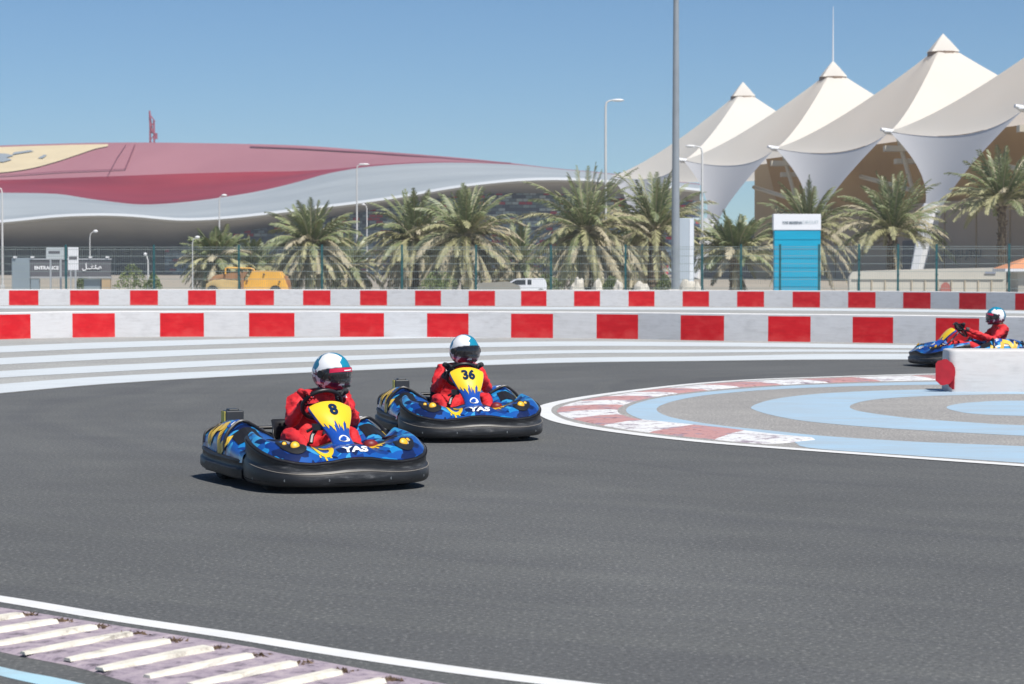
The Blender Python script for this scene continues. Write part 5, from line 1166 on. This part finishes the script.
def make_driver(loc, heading, label, head_yaw=0.0, head_pitch=0.0, red_glove=False, lean=0.0, fwd=0.0, strip=True):
    rz = math.atan2(-heading[0], heading[1]); t = empty('person', loc, rz); tag(t, label, 'person', 'kart drivers')
    wc = Vector((0, .15, .615)); wn = Vector((0, -.78, .62)).normalized(); wx = Vector((1, 0, 0)); wy = wn.cross(wx).normalized()
    if wy.z < 0: wy = -wy
    def rim(a): return wc+(wx*math.cos(a)+wy*math.sin(a)*.93)*.155
    ha, hb = rim(R(28)), rim(R(152))
    hd = Vector((lean, -.27+fwd, .815))
    V = []; E = []; Rr = []
    def av(p, r_, par=None):
        V.append(Vector(p)); Rr.append(r_); i = len(V)-1
        if par is not None: E.append((par, i))
        return i
    pel = av((0, -.34, .235), (.165, .12)); sp1 = av((lean*.2, -.40+fwd*.3, .37), (.155, .12), pel); ch = av((lean*.5, -.40+fwd*.6, .51), (.180, .13), sp1); up = av((lean*.8, -.36+fwd*.9, .635), (.15, .10), ch); nk = av((lean*.95, -.32+fwd, .69), (.065, .065), up); h1 = av(hd+Vector((0, 0, -.02)), (.078, .088), nk); h2 = av(hd+Vector((0, .005, .055)), (.072, .082), h1)
    # nose so the head has a profile
    av(hd+Vector((0, .098, .0)), .014, h1)
    for s, wr in ((1, ha), (-1, hb)):
        sh = av((s*.185+lean*.8, -.355+fwd*.9, .635), (.085, .08), up); EL = Vector((s*.27+lean*.6, -.20+fwd*.6, .45)); el = av(EL, (.060, .056), sh)
        fa = av(EL.lerp(wr, .45)+Vector((s*.01, 0, -.005)), (.052, .048), el); d = (wr-EL).normalized(); av(wr-d*.095, (.033, .033), fa)
        hp = av((s*.10, -.27, .215), (.10, .095), pel); th = av((s*.185, -.06, .305), (.090, .085), hp); kn = av((s*.245, .13, .385), (.070, .070), th); sn = av((s*.215, .34, .30), (.055, .052), kn); an = av((s*.165, .53, .17), (.040, .040), sn)
    b = skin_mesh('body', V, E, Rr, [M_SUIT, M_SKIN], t, pel, 3)
    sd_ = Vector((loc[0], loc[1], 0))
    for v in b.data.vertices:
        if v.co.z < .70:
            c_ = v.co+sd_; f1 = 1-abs(noise.noise(Vector((c_.x*7, c_.y*7, c_.z*15)))*2); f2 = noise.noise(Vector((c_.x*18, c_.y*18, c_.z*30))); f3 = 1-abs(noise.noise(Vector((c_.x*13, c_.y*13, c_.z*30+c_.x*20)))*2); v.co += v.normal*((f1-.55)*.010+f2*.004+(f3-.6)*.012)
    for p in b.data.polygons: p.material_index = 1 if p.center.z > .70 and abs(p.center.x-hd.x) < .12 and p.center.y > -.50+fwd else 0
    for s, wr in ((1, ha), (-1, hb)):
        d = (wr-Vector((s*.27+lean*.6, -.20+fwd*.6, .45))).normalized(); r_ = (wr-wc).normalized(); tg = wn.cross(r_)
        gl = make_glove(wr, tg, (-r_*.9+Vector((0, .5, .25))+d*.6), 1 if s > 0 else -1, t, M_GLR if (red_glove and s > 0) else M_GLOVE)
        g = MB(); g.tube([wr-d*.14, wr-d*.085], [.040, .036], 12); g.build('cuff', M_SHOE if not red_glove else M_GLR, gl, smooth=True)
        g = MB()
        pts = [Vector((s*.165, .50, .15)), Vector((s*.165, .56, .14)), Vector((s*.16, .63, .20)), Vector((s*.16, .66, .24))]; g.tube(pts, [.045, .046, .038, .02], 10); g.build('shoe', M_SHOE, t, smooth=True)
    # collar
    g = MB(); g.tube([Vector((lean*.95+.078*math.cos(a), -.315+fwd+.08*math.sin(a), .69+.012*math.sin(a))) for a in [k*2*math.pi/20 for k in range(20)]], .02, 8, closed=True); g.build('collar', M_SUIT, t, smooth=True)
    # white shoulder stripes
    for s in (1, -1):
        g = MB(); g.grid(lambda u, v: Vector((s*(.10+.07*v)+lean*.8, -.26+fwd-.14*u+.02*v, .675-.012*v-abs(u-.45)*.09+.02)), 8, 3); g.build('shoulder_stripe', mat('stripe_pale_pink', (.75, .55, .58), .7), t)
    # helmet
    hm = MB(); hc = Vector((0, 0, 0))
    def shell(az, el, off=0.0):
        ce, se = math.cos(el), math.sin(el); x, y, z = math.sin(az)*ce, math.cos(az)*ce, se
        r_ = Vector((x*.128, y*.155, z*.150 if z > 0 else z*.135))
        f_ = max(0, math.cos(az))                                     # chin bar pushes forward
        chin = max(0, -se-.10)*f_**2*.055; r_.y += chin
        if se < -.55: r_ *= 1-.10*(-.55-se)
        return r_*(1+off)
    na, ne = 48, 30; e0 = R(-56)
    def inport(az, el):
        a = abs(az); return a < R(74) and -.34+(.14*(a/R(74))**2) < el < .42-(.20*(a/R(74))**2)
    def rows_(i, j): return -math.pi+2*math.pi*i/na, e0+(math.pi/2-e0)*j/ne
    vs = [shell(*rows_(i, j)) for i in range(na+1) for j in range(ne+1)]
    fs = []
    for i in range(na):
        for j in range(ne):
            a, e_ = rows_(i+.5, j+.5)
            if not inport(a, e_): fs.append((i*(ne+1)+j, i*(ne+1)+j+1, (i+1)*(ne+1)+j+1, (i+1)*(ne+1)+j))
    hm.add(vs, fs); ho = hm.build('helmet', M_HELM, t, smooth=True); md = ho.modifiers.new('s', 'SOLIDIFY'); md.thickness = .014; md.offset = -1; bake(ho)
    ho.location = hd+Vector((0, .012, .022)); ho.rotation_euler = (head_pitch, 0, head_yaw); ho.scale = (1.13, 1.10, 1.12)
    g = MB(); g.grid(lambda u, v: shell((u-.5)*2*R(80), -.37+.80*v*(1-.0)+(.14-.34*v)*(abs(u-.5)*2)**2, .035), 28, 12); vo = g.build('visor', M_VIS, ho, smooth=True)
    if strip: g = MB(); g.grid(lambda u, v: shell((u-.5)*2*R(56), .22+.19*v-(.17)*(abs(u-.5)*2)**2*.6, .045), 24, 3); g.build('visor_strip', M_STRIP, vo, smooth=True)
    if strip: g = MB(); g.grid(lambda u, v: shell(R(-22)+u*R(34), .27+.05*v-.02*u, .052), 10, 1); g.build('strip_mark', K_WHT, vo)
    for s in (1, -1):
        g = MB(); g.disc(shell(s*R(80), .02, .03), (s, .1, 0), .028, .012, 16); g.build('visor_pivot', K_BLK2, vo)
    g = MB(); g.tube([shell(R(a), e0+.02, .01) for a in range(-180, 180, 12)], .010, 6, closed=True); g.build('helmet_rim', K_BLK2, ho, smooth=True)
    g = MB()
    for k in (-1, 0, 1): g.box(shell(R(13*k), R(-30), .03), (.022, .012, .014), rz=-R(13*k))
    g.build('chin_vent', K_BLK2, ho)
    return t

def hdg(a): return (math.sin(R(a)), -math.cos(R(a)))
K1 = G(315, 482); K2 = G(459, 436); K3 = G(969, 366)
for loc, hd_, num, kl, dl, hy, hp_, rg, ln, fw in (
    (K1, hdg(25), '8', 'blue and yellow kart number 8 leading, nearest the camera', 'person in red race suit and white and teal helmet driving the number 8 kart', R(24), R(-6), True, -.215, .06),
    (K2, hdg(14.5), '36', 'blue and yellow kart number 36 following just behind the nearest kart', 'person in red race suit driving the number 36 kart right behind the leading one', R(20), R(-4), False, -.11, .03),
    (K3, (-.985, -.17), '', 'blue kart seen from its side, half hidden by the white island wall', 'person in red race suit driving the far kart behind the white wall', R(0), R(-2), False, .0, -.22)):
    make_kart(num, loc, hd_, kl, .055 if num == '36' else .0); make_driver(loc, hd_, dl, hy, hp_, rg, ln, fw, num != '36')
